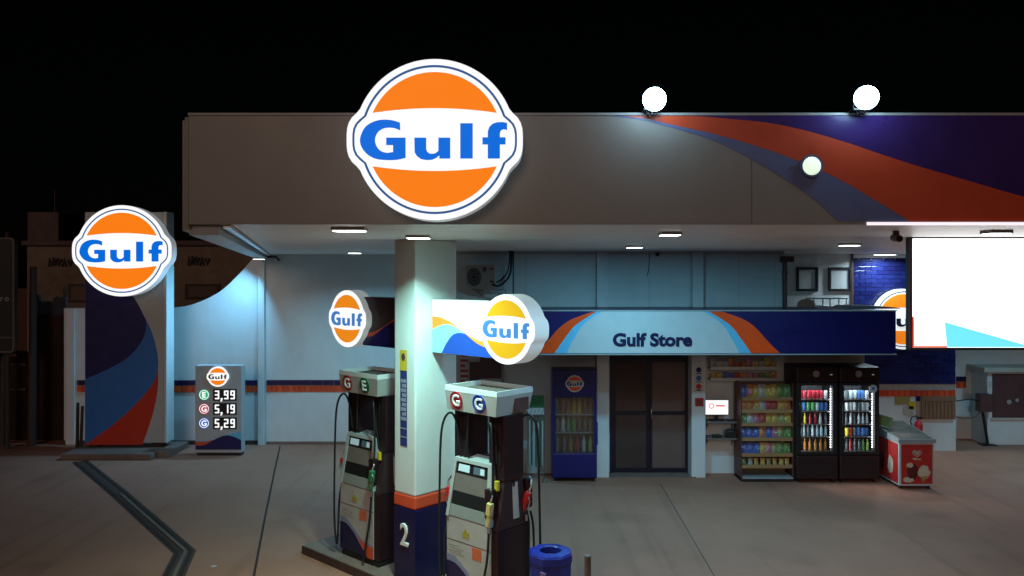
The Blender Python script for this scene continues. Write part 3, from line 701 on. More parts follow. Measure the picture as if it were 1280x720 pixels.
# door
dz0 = kz(590)
df = sp(MB().box((D0, SY-.05, ZD-.06), (D1, SY+.05, ZD-.001)), 'door_frame', DOORBAR)
for a, b_ in ((D0, D0+.06), (D1-.06, D1)): sp(MB().box((a, SY-.048, 0.02), (b_, SY+.05, ZD-.061)), 'door_frame', DOORBAR)
xm = kx(811.5)
for a, b_, PG in ((D0+.062, xm-.002, mat('dark_door_glass_brown', (.055, .032, .030), .1, .2, 2, spec=.6)), (xm+.002, D1-.062, DARKGLASS)):
    lf = sp(MB().box((a, SY-.03, .03), (a+.05, SY+.02, ZD-.062)).box((b_-.05, SY-.03, .03), (b_, SY+.02, ZD-.062)).box((a+.05, SY-.029, .03), (b_-.05, SY+.02, .10))
            .box((a+.05, SY-.029, ZD-.12), (b_-.05, SY+.02, ZD-.063)).box((a+.05, SY-.029, 1.08), (b_-.05, SY+.02, 1.14)), 'door_leaf', DOORBAR)
    sp(MB().box((a+.051, SY-.008, .101), (b_-.051, SY, 1.079)), 'pane', PG, lf); sp(MB().box((a+.051, SY-.008, 1.141), (b_-.051, SY, ZD-.121)), 'pane', PG, lf)
hd = sp(MB().tube([(xm+.03, SY-.03, 1.0), (xm+.03, SY-.07, 1.02), (xm+.03, SY-.07, 1.22), (xm+.03, SY-.03, 1.24)], .01, 6), 'door_handle', CHROME)
sp(MB().box((D0-.01, SY-.34, 0), (D1+.01, SY-.02, .019)), 'threshold', CONC)
# notices on the right pilaster
nt = tag(MB().box((0, -.006, 0), (.17, 0, .50)).build('notice_poster', PRINTWHITE, None, (kx(867.5, 14.41), 14.415, kz(491, 14.4))), 'narrow white notice on the pilaster right of the door', 'poster')
for i, m_ in enumerate((NAVY, MIDBLUE, RED)): MB().prism([(.085+.05*math.cos(a), .41-.15*i+.05*math.sin(a)) for a in [k*math.pi/6 for k in range(12)]], -.008, -.0061).build('printed_symbol', m_, nt)
for i in range(3): MB().box((.03, -.008, .335-.15*i), (.14, -.0061, .35-.15*i)).build('printed_line', LETTERN, nt)
rs = tag(MB().box((0, -.012, 0), (.15, 0, .15), .004).build('fire_notice', RED, None, (kx(869, 14.41), 14.415, kz(508, 14.4))), 'small red square notice below the white poster', 'sign')
MB().prism([(.04, .03), (.11, .03), (.11, .09), (.085, .12), (.05, .10)], -.015, -.0121).build('printed_symbol', BROWN, rs)
# left side of the shop front: slim door, notice, pipe
ns = thing('slim_door', 'narrow brown door at the far left of the shop front', 'door', (kx(594), SY, 0))
MB().box((-.10, -.04, .02), (.10, -.001, 2.05), .006).build('leaf', BROWN, ns); MB().box((-.13, -.05, 0), (-.101, -.001, 2.08)).build('frame', TRIM, ns); MB().box((.101, -.05, 0), (.13, -.001, 2.08)).build('frame', TRIM, ns)
nb = tag(MB().box((0, -.01, 0), (.2, 0, .95), .002).build('price_notice', PRINTWHITE, None, (kx(573.5), SY-.002, kz(482))), 'tall white notice with red lines beside the slim door', 'poster')
for i in range(9): MB().box((.03, -.013, .06+.095*i), (.17 if i % 3 else .12, -.0101, .105+.095*i)).build('printed_line', RED, nb)
tag(MB().cyl((0, 0, 0), (0, 0, 2.3), .025, n=8).build('wall_pipe', ACWHITE, None, (kx(628), SY-.03, 0)), 'pale vertical pipe on the wall left of the wiper rack', 'pipe')
tag(MB().box((0, 0, 0), (.4, -.05, .55), .01).build('wall_cabinet', BROWN, None, (kx(600), SY-.002, 1.75)), 'dark brown cabinet high on wall behind the front pump', 'cabinet')
dp = thing('drain_pipe', 'brown drain pipe at the upper right corner of the store', 'pipe', (UX+.02, SY-.06, 3.03))
MB().cyl((-.03, 0, 0), (-.03, 0, .86), .042, n=10).build('pipe', BROWN, dp); MB().box((-.11, -.07, .86), (.12, .06, .97), .01).build('rain_head', BROWN, dp); MB().cyl((-.03, 0, .64), (-.03, 0, .70), .052, n=10).build('clip', BROWN, dp)
# air conditioner with pipes
ac = thing('air_conditioner', 'old white air conditioner unit on the upper wall behind the pillar', 'air conditioner', (kx(609), SY-.32, kz(361)), R(-36))
MB().box((-.36, -.14, 0), (.30, .14, .44), .015).build('casing', ACWHITE, ac)
fan = MB().cyl((-.17, -.145, .22), (-.17, -.150, .22), .165, n=24).build('fan_recess', BLACK, ac)
for r_ in (.05, .09, .13, .165):
    MB().tube([(-.17+r_*math.cos(a), -.156, .22+r_*math.sin(a)) for a in [i*2*math.pi/20 for i in range(21)]], .005, 5).build('guard_ring', ACWHITE, fan)
MB().box((.03, -.145, .32), (.10, -.1405, .40)).build('emblem', BROWN, ac); MB().box((.17, -.145, .35), (.27, -.1405, .375)).build('label', BROWN, ac)
for x in (-.25, .2): MB().tube([(x, -.10, -.005), (x, .30, -.02), (x, .30, -.18), (x, -.02, -.02)], .012, 6).build('wall_bracket', ACWHITE, ac)
MB().tube(smooth_pts([(.25, -.16, .10), (.34, -.1, .06), (.40, .05, .16), (.44, .14, .35), (.44, .16, .80)], 4), .02, 7).build('pipe', BLACK, ac)
MB().tube(smooth_pts([(.2, -.16, .15), (.31, -.1, .13), (.36, .08, .24), (.385, .16, .45), (.385, .18, .80)], 4), .014, 7).build('pipe', BLACK, ac)
MB().tube([(.42, .24, .80), (.42, .24, -.35)], .012, 6).build('cable', BLACK, ac)
dc = thing('dome_camera', 'tiny dark dome camera high on the wall above the store sign', 'camera', (kx(821.5), SY-.03, kz(313.5)-.06))
MB().lathe([(.001, -.045), (.025, -.038), (.04, -.015), (.042, 0), (.042, .02), (.001, .02)], n=12).build('dome', BLACK, dc); MB().box((-.03, .0, .02), (.03, .03, .035)).build('mount', TRIM, dc)
tag(MB().tube(smooth_pts([(0, 0, 0), (-.015, 0, -.12), (-.03, -.005, -.3), (-.06, 0, -.42)], 4), .006, 5).build('loose_cable', BLACK, None, (kx(812.5), SY-.012, kz(317))), 'thin dark loose cable dangling on the upper wall', 'cable')
# things on the flat roof
cr = thing('roof_chair', 'brown chair with rounded back on the flat roof below the frames', 'chair', (kx(1008, 15.6), 15.6, 2.55))
MB().prism([(-.17, .2), (-.17, .52)]+[(.17*math.cos(a), .52+.12*math.sin(a)) for a in [math.pi-i*math.pi/10 for i in range(11)]]+[(.17, .2)], 0, .03).build('backrest', mat('tan_plastic', (.40, .28, .21), .5), cr)
for s in (-1, 1): MB().box((s*.08-.055, -.004, .24), (s*.08+.055, -.0005, .48)).build('back_slot', BROWN, cr)
MB().box((-.18, -.005, .16), (.18, .40, .20), .01).build('seat', BROWN, cr)
for sx_ in (-.16, .16):
    for sy_ in (.02, .38): MB().cyl((sx_, sy_, .16), (sx_*1.05, sy_, 0), .018, n=6).build('leg', BROWN, cr)
tb = thing('roof_table', 'low glass topped table on the flat roof', 'table', (kx(1033, 15.8), 15.8, 2.88))
MB().box((-.34, -.2, .30), (.34, .2, .32), .004).build('top', mat('dull_green_glass', (.16, .22, .21), .15, .1), tb)
for sx_ in (-.32, .0, .32):
    for sy_ in (-.18, .18): MB().cyl((sx_, sy_, .30), (sx_, sy_, -.33), .012, n=6).build('leg', TRIM, tb)
tag(MB().prism([(-.62, 0), (-.5, .05), (-.2, .06), (.3, .03), (.45, .012), (.45, 0)], -.2, .2).build('folded_tarpaulin', mat('grey_tarpaulin', (.20, .18, .19), .6, .2, 8), None, (kx(1083, 14.2), 14.1, az(388.5)+.002)), 'flat dark folded tarpaulin on top of the blue sign panel', 'tarpaulin')

# ------------------------------------------------------------------ right-hand back wall, kiosk, air point
rw = thing('rear_wall', 'white rear wall with brick band right of the blue tiles', 'wall', (11, 17.8, 0))
rinv = Matrix.Translation(-rw.location)
def rp_(b, n, m): o = b.build(n, m); o.parent = rw; o.matrix_parent_inverse = rinv; return o
rp_(MB().box((BX1-.3, 17.8, 0), (17, 18.0, SZ+.02)), 'wall', WHITE_WALL)
rp_(MB().box((BX1+.001, 16.62, 0), (BX1+.02, 17.799, SZ)), 'return_wall', WHITE_WALL)
place_band(rw, rinv, BX1+.03, 10.1, 17.8, TILE_BAND)
kq = thing('kiosk', 'low white kiosk with dark brown shutter at the right edge', 'kiosk', (10.22, 17.2, 0))
MB().box((0, 0, 0), (3.6, .598, 1.56)).build('wall', WHITE_WALL, kq)
MB().box((-.12, -.10, 1.561), (3.7, .597, 1.66), .01).build('roof', CREAM_WALL, kq)
MB().box((.10, -.03, .58), (3.0, -.001, 1.52), .01).build('shutter', BROWN, kq)
MB().box((.07, -.035, .54), (3.03, -.002, .58)).build('sill', CREAM_WALL, kq)
MB().cyl((.45, -.036, .92), (.45, -.031, .92), .05, n=14).build('pale_disc', ACWHITE, kq); MB().cyl((.62, -.036, .96), (.62, -.031, .96), .04, n=14).build('pale_disc', ACWHITE, kq)  # two small pale discs on the shutter
MB().box((-.02, -.012, 1.24), (.1, -.001, 1.36), .002).build('number_plate', PRINTWHITE, kq)
ap = thing('air_point', 'dark tyre air machine box on a leaning post', 'air pump', (gr(1223, 553).x, gr(1223, 553).y-.25, 0))
MB().box((-.16, -.1, .72), (.10, .1, 1.10), .01).build('box', BROWN, ap); MB().cyl((.06, 0, 0), (-.06, 0, .72), .03, n=8).build('post', BLACK, ap); MB().box((-.1, -.12, 0), (.2, .12, .02)).build('base', BLACK, ap)
MB().tube(smooth_pts([(-.16, -.02, .95), (-.35, -.03, .98), (-.6, -.02, .95), (-.75, .1, .9)], 4), .014, 6).build('hose', BLACK, ap); MB().tube(smooth_pts([(-.12, -.02, .72), (-.25, -.03, .60), (-.5, -.02, .58), (-.72, .1, .62)], 4), .012, 6).build('hose', BROWN, ap)
# boards, posters, extinguisher on the lower tiled wall
def qx(x): return (x-640)/1000*16.55
def qz(y): return CAMZ-(y-340)/1000*16.55
bb = thing('plank_board', 'brown plank notice board under the brick band', 'board', (qx(1170), 16.58, qz(524)))
n = 9; wq = (qx(1195)-qx(1152))/n
for i in range(n): MB().box((qx(1152)-qx(1170)+wq*i, -.03, 0), (qx(1152)-qx(1170)+wq*(i+1)-.008, 0, .36+random.uniform(-.006, .006)), .004).build('plank', PLANK, bb)
MB().box((qx(1152)-qx(1170), -.033, .365), (qx(1195)-qx(1170), -.001, .475), .004).build('header_board', PLANK, bb)
for (x0_, x1_, y0_, y1_, m_, lab) in ((1120, 1139, 495, 506, mat('ochre_paper', (.33, .23, .08), .7), 'ochre poster under the brick band, above the freezer'), (1137, 1146, 502, 512, YELLOW, 'small yellow poster overlapping the ochre one'), (1131, 1143, 508, 519, mat('beige_paper', (.42, .38, .30), .7), 'beige paper pinned below the ochre poster'), (1146, 1151.5, 494, 502, NAVY, 'tiny navy tag left of the plank board'), (1146.5, 1151, 503, 523, mat('pink_paper', (.38, .24, .20), .7), 'narrow pinkish notice beside the plank board')):
    tag(MB().box((qx(x0_), 0, qz(y1_)), (qx(x1_), .004, qz(y0_)), .001).build('wall_poster', m_, None, (0, 16.586-(.005 if 'yellow' in lab or 'beige' in lab else 0), 0)), lab, 'poster')
fe = thing('fire_extinguisher', 'red fire extinguisher hung on the wall behind the freezer', 'extinguisher', (qx(1145), 16.45, qz(560)))
MB().lathe([(.001, 0), (.075, 0), (.08, .02), (.08, .38), (.055, .44), (.025, .47), (.025, .5), (.001, .5)], (0, 0, .12), 14).build('cylinder', RED, fe)
MB().tube(smooth_pts([(.02, 0, .62), (-.05, -.02, .68), (-.14, -.02, .66), (-.17, -.02, .56), (-.12, -.02, .46)], 5), .012, 6).build('hose', RUBBER, fe)
MB().box((-.02, -.02, .615), (.07, .02, .66), .004).build('handle', BLACK, fe); MB().box((-.05, .081, .1), (.05, .148, .4)).build('hanger', TRIM, fe)

# ------------------------------------------------------------------ packets, cans and bottles (shared meshes)
def rgb(n, c, r=.3): return mat(n, c, r, .25, 25)
def packet(n, c):
    m = mat('packet_'+n, tuple(.9*v+.10*sum(c)/3+.03 for v in c), .28, .3, 25); N = m.node_tree.nodes; L = m.node_tree.links; b = N['Principled BSDF']
    src = b.inputs['Base Color'].links[0].from_socket
    oi = N.new('ShaderNodeObjectInfo'); tc = N.new('ShaderNodeTexCoord'); ad = N.new('ShaderNodeVectorMath'); ad.operation = 'ADD'
    L.new(tc.outputs['Object'], ad.inputs[0]); L.new(oi.outputs['Random'], ad.inputs[1])
    vo = N.new('ShaderNodeTexVoronoi'); vo.inputs['Scale'].default_value = 17; L.new(ad.outputs[0], vo.inputs['Vector'])
    rp = N.new('ShaderNodeValToRGB'); rp.color_ramp.interpolation = 'CONSTANT'; rp.color_ramp.elements[0].color = (.5, .46, .4, 1); e = rp.color_ramp.elements[1]; e.position = .22; e.color = (1, 1, 1, 1)
    e2 = rp.color_ramp.elements.new(.62); e2.color = (.35, .2, .15, 1)
    L.new(vo.outputs['Distance'], rp.inputs[0])
    mk = N.new('ShaderNodeMath'); mk.operation = 'LESS_THAN'; mk.inputs[1].default_value = .20; L.new(vo.outputs['Distance'], mk.inputs[0])
    mx = N.new('ShaderNodeMix'); mx.data_type = 'RGBA'; L.new(mk.outputs[0], mx.inputs[0]); L.new(src, mx.inputs[6]); L.new(vo.outputs['Color'], mx.inputs[7])
    L.new(mx.outputs[2], b.inputs['Base Color']); return m
PK = [packet(n, c) for n, c in (('yellow', (.55, .36, .04)), ('red', (.42, .04, .04)), ('orange', (.55, .18, .03)), ('green', (.12, .25, .06)), ('blue', (.05, .10, .38)), ('pink', (.45, .15, .22)), ('silver', (.40, .40, .38)), ('olive', (.30, .30, .10)))]
CN = ['yellow', 'red', 'orange', 'green', 'blue', 'pink', 'silver', 'olive']
def bag_mesh(m):
    b = MB(); W_, H_, T_ = .055, .16, .028; n = 4; vs = []; fs = []
    for side in (-1, 1):
        o0 = len(vs)
        for j in range(n+1):
            for i in range(n+1):
                u, v = i/n*2-1, j/n*2-1; bul = (1-u*u)*(1-v*v)
                vs.append((u*W_*(1-.08*(1-v*v)), side*T_*bul**.6, (j/n)*H_+.004*math.sin(7*u)*(v*v)))
        for j in range(n):
            for i in range(n):
                q = o0+j*(n+1)+i; f = (q, q+1, q+n+2, q+n+1); fs.append(f if side < 0 else f[::-1])
    b.add(vs, fs, True); return b.mesh('packet', m)
BAGS = [bag_mesh(m) for m in PK]
BOXES = [MB().box((-.05, -.03, 0), (.05, .03, .11), .006).mesh('packet', m) for m in PK]
def bottle_mesh(m, h=.24, r=.032):
    return MB().lathe([(.001, 0), (r, 0), (r*1.02, h*.1), (r*.94, h*.3), (r, h*.5), (r*.95, h*.62), (r*.42, h*.82), (r*.38, h*.90), (r*.46, h*.905), (r*.46, h), (.001, h)], n=9).mesh('bottle', m)
def can_mesh(m, h=.135, r=.034):
    return MB().lathe([(.001, 0), (r*.8, 0), (r, .01), (r, h-.012), (r*.82, h), (.001, h-.003)], n=9).mesh('can', m)
DK = {n: rgb('drink_'+n, c, .25) for n, c in dict(red=(.45, .03, .05), white=(.55, .58, .60), blue=(.06, .18, .48), green=(.10, .35, .12), yellow=(.60, .48, .04), cola=(.26, .16, .13), orange=(.50, .20, .04), clear=(.42, .56, .60), lime=(.35, .48, .10), dark=(.10, .13, .13)).items()}
BOT = {n: bottle_mesh(m) for n, m in DK.items()}; CAN = {n: can_mesh(m) for n, m in DK.items()}
def item(kind, me, loc, label, cat, group, rz=0, s=1): 
    o = put(kind, me, None, loc, (0, 0, rz), s); tag(o, label, cat, group); return o

# ------------------------------------------------------------------ upright drink fridges
GLASS = glass('clear_fridge_glass', (.93, .95, .96), .05, .05)
def fridge(name, label, x0, x1, yf, group):
    w = x1-x0; H_ = 2.04; dpt = .66
    t = thing(name, label, 'fridge', (x0+w/2, yf, 0), 0, group); h = w/2
    cab = MB().box((-h, .07, .06), (-h+.05, dpt, H_)).box((h-.05, .07, .06), (h, dpt, H_)).box((-h+.05, dpt-.04, .06), (h-.05, dpt, H_)).box((-h+.05, .07, H_-.28), (h-.05, dpt-.04, H_)).box((-h+.05, .07, .06), (h-.05, dpt-.04, .50))
    cab.build('cabinet', BLACK, t)
    MB().box((-h+.051, dpt-.06, .501), (h-.051, dpt-.041, H_-.281)).build('back_liner', mat('fridge_liner_grey', (.10, .11, .12), .5), t)
    hdr = MB().box((-h, 0, H_-.26), (h, .069, H_), .02).build('header', MAROON, t)
    MB().cyl((-.02, -.001, H_-.12), (-.02, -.008, H_-.12), .058, n=20).build('round_badge', mat('badge_grey', (.30, .29, .30), .4), hdr)
    MB().box((h-.14, -.006, H_-.14), (h-.10, -.0005, H_-.125)).build('status_light', E_DIM, hdr)
    d0, d1 = .50, H_-.275
    dr_ = MB().box((-h+.005, .01, d0), (-h+.085, .068, d1), .006).box((h-.085, .01, d0), (h-.005, .068, d1), .006).box((-h+.085, .011, d0), (h-.085, .067, d0+.05)).box((-h+.085, .011, d1-.05), (h-.085, .067, d1)).build('door', BLACK, t)
    MB().box((-h+.086, .03, d0+.051), (h-.086, .036, d1-.051)).build('pane', GLASS, dr_)
    MB().tube([(-h+.045, .01, 1.0), (-h+.045, -.035, 1.02), (-h+.045, -.035, 1.38), (-h+.045, .01, 1.40)], .011, 6).build('handle', BLACK, dr_)
    led = MB().box((h-.10, .075, d0+.06), (h-.065, .09, d1-.06)).build('led_rail', TRIM, t)
    n = 24; b = MB()
    for i in range(n): 
        z = d0+.12+(d1-d0-.24)*i/(n-1); b.box((h-.112, .069, z-.008), (h-.094, .0745, z+.008))
    b.build('led_beads', E_LED, led)
    shelves = [.545, .80, 1.02, 1.25, 1.46]
    for z in shelves: MB().box((-h+.055, .11, z-.018), (h-.055, dpt-.07, z), .003).build('shelf', CHROME, t)
    gl = MB().box((-h, .0, .07), (h, .069, .485), .02).build('kick_panel', MAROON, t)
    for i in range(5): MB().box((-h+.07, -.008, .16+.055*i), (h-.07, -.001, .18+.055*i), .003).build('grille_bar', BLACK, gl)
    for sx_ in (-1, 1):
        for yy in (.08, dpt-.08): MB().cyl((sx_*(h-.07), yy, 0), (sx_*(h-.07), yy, .06), .025, n=8).build('foot', BLACK, t)
    ld = bpy.data.lights.new('fridge_light', 'AREA'); ld.shape = 'RECTANGLE'; ld.size = 2*h-.2; ld.size_y = .05; ld.energy = 5; ld.color = (.85, .95, 1)
    lo = bpy.data.objects.new('interior_glow', ld); COL.objects.link(lo); lo.parent = t; lo.location = (0, .105, d1-.004); lo.rotation_euler = (R(22), 0, 0)
    l2 = bpy.data.lights.new('fridge_light', 'AREA'); l2.shape = 'RECTANGLE'; l2.size = .02; l2.size_y = d1-d0-.1; l2.energy = 9; l2.color = (.85, .95, 1)  # added unseen side light, not a fitting of the fridge
    lq = bpy.data.objects.new('side_fill', l2); COL.objects.link(lq); lq.parent = t; lq.location = (-h+.062, .105, (d0+d1)/2); lq.rotation_euler = (R(90), 0, R(-140))  # unseen second light, added behind the left stile to even out the shelves
    return t, shelves, h
f1x = (5.0, 5.725); f2x = (5.755, 6.46)
F1, shz, h1 = fridge('drink_fridge', 'black drinks fridge beside the snack rack', *f1x, 14.05, 'upright drinks fridges')
F2, _, h2_ = fridge('drink_fridge', 'black drinks fridge beside the ice cream freezer', *f2x, 14.05, 'upright drinks fridges')
MB().cyl((h2_-.12, -.002, 1.66), (h2_-.12, -.008, 1.66), .07, n=20).build('round_sticker', PRINTWHITE, F2)
MB().box((h2_-.14, -.012, 1.64), (h2_-.10, -.0085, 1.69)).build('sticker_mark', MIDBLUE, F2)
rows1 = [('bottle', ['orange', 'orange', 'orange', 'orange', 'orange', 'orange'], 'orange drink bottle'), ('bottle', ['clear', 'clear', 'dark', 'clear', 'clear', 'clear', 'clear'], 'clear water bottle'),
         ('bottle', ['lime', 'yellow', 'red', 'red', 'white', 'dark'], 'soft drink bottle'), ('can', ['yellow', 'blue', 'green', 'green', 'clear', 'blue', 'blue'], 'coloured drink can'), ('can', ['red', 'red', 'red', 'red', 'red', 'red', 'white'], 'red drink can')]
rows2 = [('bottle', ['dark', 'dark', 'red', 'dark', 'dark', 'green', 'lime'], 'dark beer bottle'), ('can', ['yellow', 'yellow', 'red', 'dark', 'blue', 'blue', 'blue'], 'coloured drink can'),
         ('bottle', ['dark', 'dark', 'white', 'dark', 'white', 'white', 'white'], 'pale labelled bottle'), ('can', ['white', 'white', 'white', 'white', 'dark', 'white', 'white'], 'white drink can'), ('can', ['clear', 'dark', 'clear', 'white', 'blue', 'blue', 'white'], 'tall pale drink can')]
SH = ['bottom', 'second lowest', 'middle', 'second highest', 'top']
for (fx0, rows, hh, which) in ((f1x, rows1, h1, 'beside the snack rack'), (f2x, rows2, h2_, 'beside the freezer')):
    for r, (kd, cols, what) in enumerate(rows):
        n = len(cols); xs = [fx0[0]+.125+(fx0[1]-fx0[0]-.27)*i/(n-1) for i in range(n)]
        for x, c in zip(xs, cols):
            s = {'bottle': .82 if r < 2 else .74, 'can': 1.05}[kd]
            item('drink_'+kd, (BOT if kd == 'bottle' else CAN)[c], (x+random.uniform(-.006, .006), 14.05+.19+random.uniform(-.012, .012), shz[r]+.001),
                 f'{c} {kd} on the {SH[r]} shelf of the fridge {which}', kd, f'drinks on the {SH[r]} shelf, fridge {which}', random.uniform(0, 6), s)

# ------------------------------------------------------------------ blue ice/drink cooler left of the door
CY = 14.14
bx0, bx1 = kx(690.5, CY), kx(746, CY)
bc = thing('blue_cooler', 'dark blue upright cooler with bottles, left of the store door', 'cooler', ((bx0+bx1)/2, CY, 0)); h = (bx1-bx0)/2; H_ = kz(463, CY)
NVC = mat('cooler_navy', (.010, .010, .11), .35, .12, 6); zl0, zl1 = kz(567, CY), kz(497, CY)
MB().box((-h, .06, .05), (-h+.04, .56, H_)).box((h-.04, .06, .05), (h, .56, H_)).box((-h+.04, .52, .05), (h-.04, .56, H_)).box((-h+.04, .06, .05), (h-.04, .52, zl0)).box((-h+.04, .06, zl1), (h-.04, .52, H_)).build('cabinet', NVC, bc)
MB().box((-h+.041, .49, zl0+.001), (h-.041, .519, zl1-.001)).build('back_liner', mat('cooler_liner', (.20, .15, .14), .5), bc)
MB().box((-h, 0, zl1+.0), (h, .059, H_), .015).build('top_panel', NVC, bc); MB().box((-h, 0, .07), (h, .059, zl0), .015).build('lower_panel', NVC, bc)
MB().box((-h, .003, zl0+.001), (-h+.05, .058, zl1-.001)).box((h-.05, .003, zl0+.001), (h, .058, zl1-.001)).build('door_stile', NVC, bc)
MB().box((-h+.051, .02, zl0), (h-.051, .026, zl1)).build('pane', glass('dull_cooler_glass', (.8, .8, .8), .12, .10), bc)
MB().box((h-.0, .02, zl0+.15), (h+.02, .05, zl0+.55), .006).build('handle', NVC, bc)
roundel(bc, .15, (0, -.014, kz(479.5, CY)), .012, M_PRINT, simple=True)
for sx_ in (-1, 1):
    for yy in (.08, .5): MB().cyl((sx_*(h-.06), yy, 0), (sx_*(h-.06), yy, .06), .025, n=8).build('foot', BLACK, bc)
csh = [zl0+.003, zl0+.36, zl0+.68]
for z in csh[1:]: MB().box((-h+.041, .07, z-.015), (h-.041, .48, z)).build('shelf', TRIM, bc)
ccol = [['cola', 'cola', 'orange', 'red', 'white', 'lime'], ['cola', 'white', 'green', 'green', 'cola', 'cola', 'cola'], ['dark', 'cola', 'cola', 'yellow', 'yellow', 'cola', 'cola']]
CS = ['bottom', 'middle', 'top']
for r, cols in enumerate(ccol):
    n = len(cols)
    for i, c in enumerate(cols):
        item('drink_bottle', BOT[c], ((bx0+bx1)/2-h+.10+(2*h-.20)*i/(n-1), CY+.15, csh[r]+.001), f'{c} bottle on the {CS[r]} shelf of the blue cooler', 'bottle', f'bottles on the {CS[r]} shelf of the blue cooler', random.uniform(0, 6), 1.22)

# ------------------------------------------------------------------ wiper blade rack
wr = thing('wiper_rack', 'wire rack of hanging wiper blades with green header, left of the blue cooler', 'display rack', (kx(670, 14.2), 14.2, 0))
hw = .14
MB().box((-hw, .0, 1.30), (hw, .02, 1.52), .003).build('header_card', GREEN, wr); MB().box((-hw, -.003, 1.18), (hw, .018, 1.298), .002).build('price_card', PRINTWHITE, wr)
for i in range(4): MB().prism([(-hw+.03+.065*i, 1.20), (-hw+.07+.065*i, 1.27), (-hw+.08+.065*i, 1.27), (-hw+.04+.065*i, 1.20)], -.006, -.0031).build('printed_mark', BLACK, wr)
for s in (-1, 1):
    MB().tube([(s*hw, .03, 0), (s*hw, .03, 1.30)], .010, 6).build('upright', CHROME, wr); MB().tube([(s*hw, -.14, .01), (s*hw, -.14, .06), (s*hw, .03, .07), (s*hw, .22, .01)], .012, 6).build('foot', CHROME, wr)
for z in (.14, .6, 1.1): MB().tube([(-hw, .03, z), (hw, .03, z)], .007, 6).build('cross_wire', CHROME, wr)
BLD = MB().box((-.012, -.012, 0), (.012, .012, .86), .003).mesh('wiper', mat('blade_sleeve', (.06, .09, .07), .4)); BLD2 = MB().box((-.014, -.006, 0), (.014, .006, .80), .003).mesh('wiper', mat('clear_sleeve', (.36, .42, .38), .25))
for i in range(7):
    for row in range(2):
        put('wiper', (BLD, BLD2)[(i+row) % 2], wr, (-hw+.025+.038*i, -.02-.035*row, .28+random.uniform(-.03, .03)))

# ------------------------------------------------------------------ counter shelf, monitor, wall shelves, snack rack
sx0, sx1 = kx(883, 14.45), kx(923, 14.45)
for y, lab in ((527, 'upper wall shelf carrying the monitor'), (547.5, 'lower wall shelf under the monitor')):
    z = kz(y, 14.45)
    s_ = thing('wall_shelf', 'grey brown '+lab, 'shelf', (sx0, SY, z)); MB().box((0, -.32, -.03), (sx1-sx0, -.001, 0), .003).build('board', mat('shelf_laminate', (.17, .13, .12), .5), s_)
    for x in (.05, sx1-sx0-.06): MB().prism([(-.001, -.03), (-.24, -.03), (-.001, -.2)], x, x+.015, axis='x').build('bracket', TRIM, s_)
tag(MB().box((0, 0, 0), (.02, .33, 1.1), .003).build('side_board', mat('shelf_laminate', (.2, .2, .2)), None, (sx1+.005, SY-.332, .02)), 'thin upright board between the shelves and the snack rack', 'board')
mz = kz(527, 14.45)+.001
mo = thing('monitor', 'lit white computer monitor on the shelf right of the door', 'monitor', (kx(896.5, 14.5), 14.52, mz))
MB().box((-.22, 0, .10), (.22, .04, .39), .006).build('bezel', BLACK, mo); scr_ = MB().box((-.205, -.003, .115), (.205, -.0005, .375)).build('screen', E_WHITE, mo)
c12 = lambda r: [(r*math.cos(a)-.10, r*math.sin(a)+.27) for a in [i*2*math.pi/20 for i in range(20)]]
MB().ring(c12(.048), c12(.036), -.006, -.0031).build('logo_ring', E_SRED, scr_); MB().box((-.02, -.006, .262), (.14, -.0031, .285)).build('logo_line', E_SRED, scr_)
MB().box((-.03, .01, .02), (.03, .035, .10)).build('neck', BLACK, mo); MB().box((-.12, -.06, 0), (.12, .09, .02), .006).build('base', BLACK, mo)
tag(MB().box((-.1, -.04, 0), (.1, .04, .018), .006).build('keyboard', BLACK, None, (kx(915, 14.5), 14.5, mz)), 'small black keyboard right of the monitor', 'keyboard')
mz2 = kz(547.5, 14.45)+.001
tag(MB().box((-.08, -.06, 0), (.08, .06, .05), .015).build('card_reader', BLACK, None, (kx(896, 14.5), 14.5, mz2)), 'small black card reader on the lower shelf', 'card reader')
ph = thing('desk_phone', 'black desk telephone on the lower shelf', 'telephone', (kx(913, 14.5), 14.52, mz2)); MB().prism([(-.09, 0), (.09, 0), (.09, .06), (-.09, .11)], -.09, .09, axis='x').build('body', BLACK, ph); MB().tube([(-.10, -.02, .10), (-.05, -.02, .14), (.05, -.02, .14), (.10, -.02, .10)], .022, 7).build('handset', BLACK, ph)
for y, nm in ((460.5, 'upper'), (474.5, 'lower')):
    Yq = 14.5; z = kz(y, Yq); a, b_ = kx(888, Yq), kx(973, Yq)
    s_ = thing('display_shelf', nm+' white display shelf on the wall above the monitor', 'shelf', (a, SY, z)); MB().box((0, -.25, -.025), (b_-a, -.001, 0), .003).build('board', PRINTWHITE, s_)
    MB().box((0, -.258, -.028), (b_-a, -.251, .03)).build('price_rail', PRINTWHITE, s_)
    n = 11
    for i in range(n):
        c = [6, 6, 6, 2, 1, 2, 5, 0, 6, 0, 0][i] if nm == 'upper' else [0, 0, 4, 4, 1, 2, 5, 5, 3, 3, 2][i]
        item('snack_packet', (BOXES if nm == 'lower' or i % 3 else BAGS)[c], (a+.07+(b_-a-.14)*i/(n-1), SY-.17, z+.001), f'{CN[c]} packet on the {nm} white display shelf', 'packet', f'packets on the {nm} display shelf', random.uniform(-.2, .2), random.uniform(.95, 1.15))
rk = thing('snack_rack', 'tall snack rack with six wooden shelves of packets beside the fridges', 'display rack', (kx(959, 14.2), 14.2, 0)); hw = (kx(992, 14.2)-kx(926, 14.2))/2
for s in (-1, 1): MB().box((s*hw-(.02 if s > 0 else 0), .0, 0), (s*hw+(.02 if s < 0 else 0), .42, kz(478, 14.2)), .003).build('side_frame', mat('rack_frame_red', (.11, .035, .03), .5), rk)
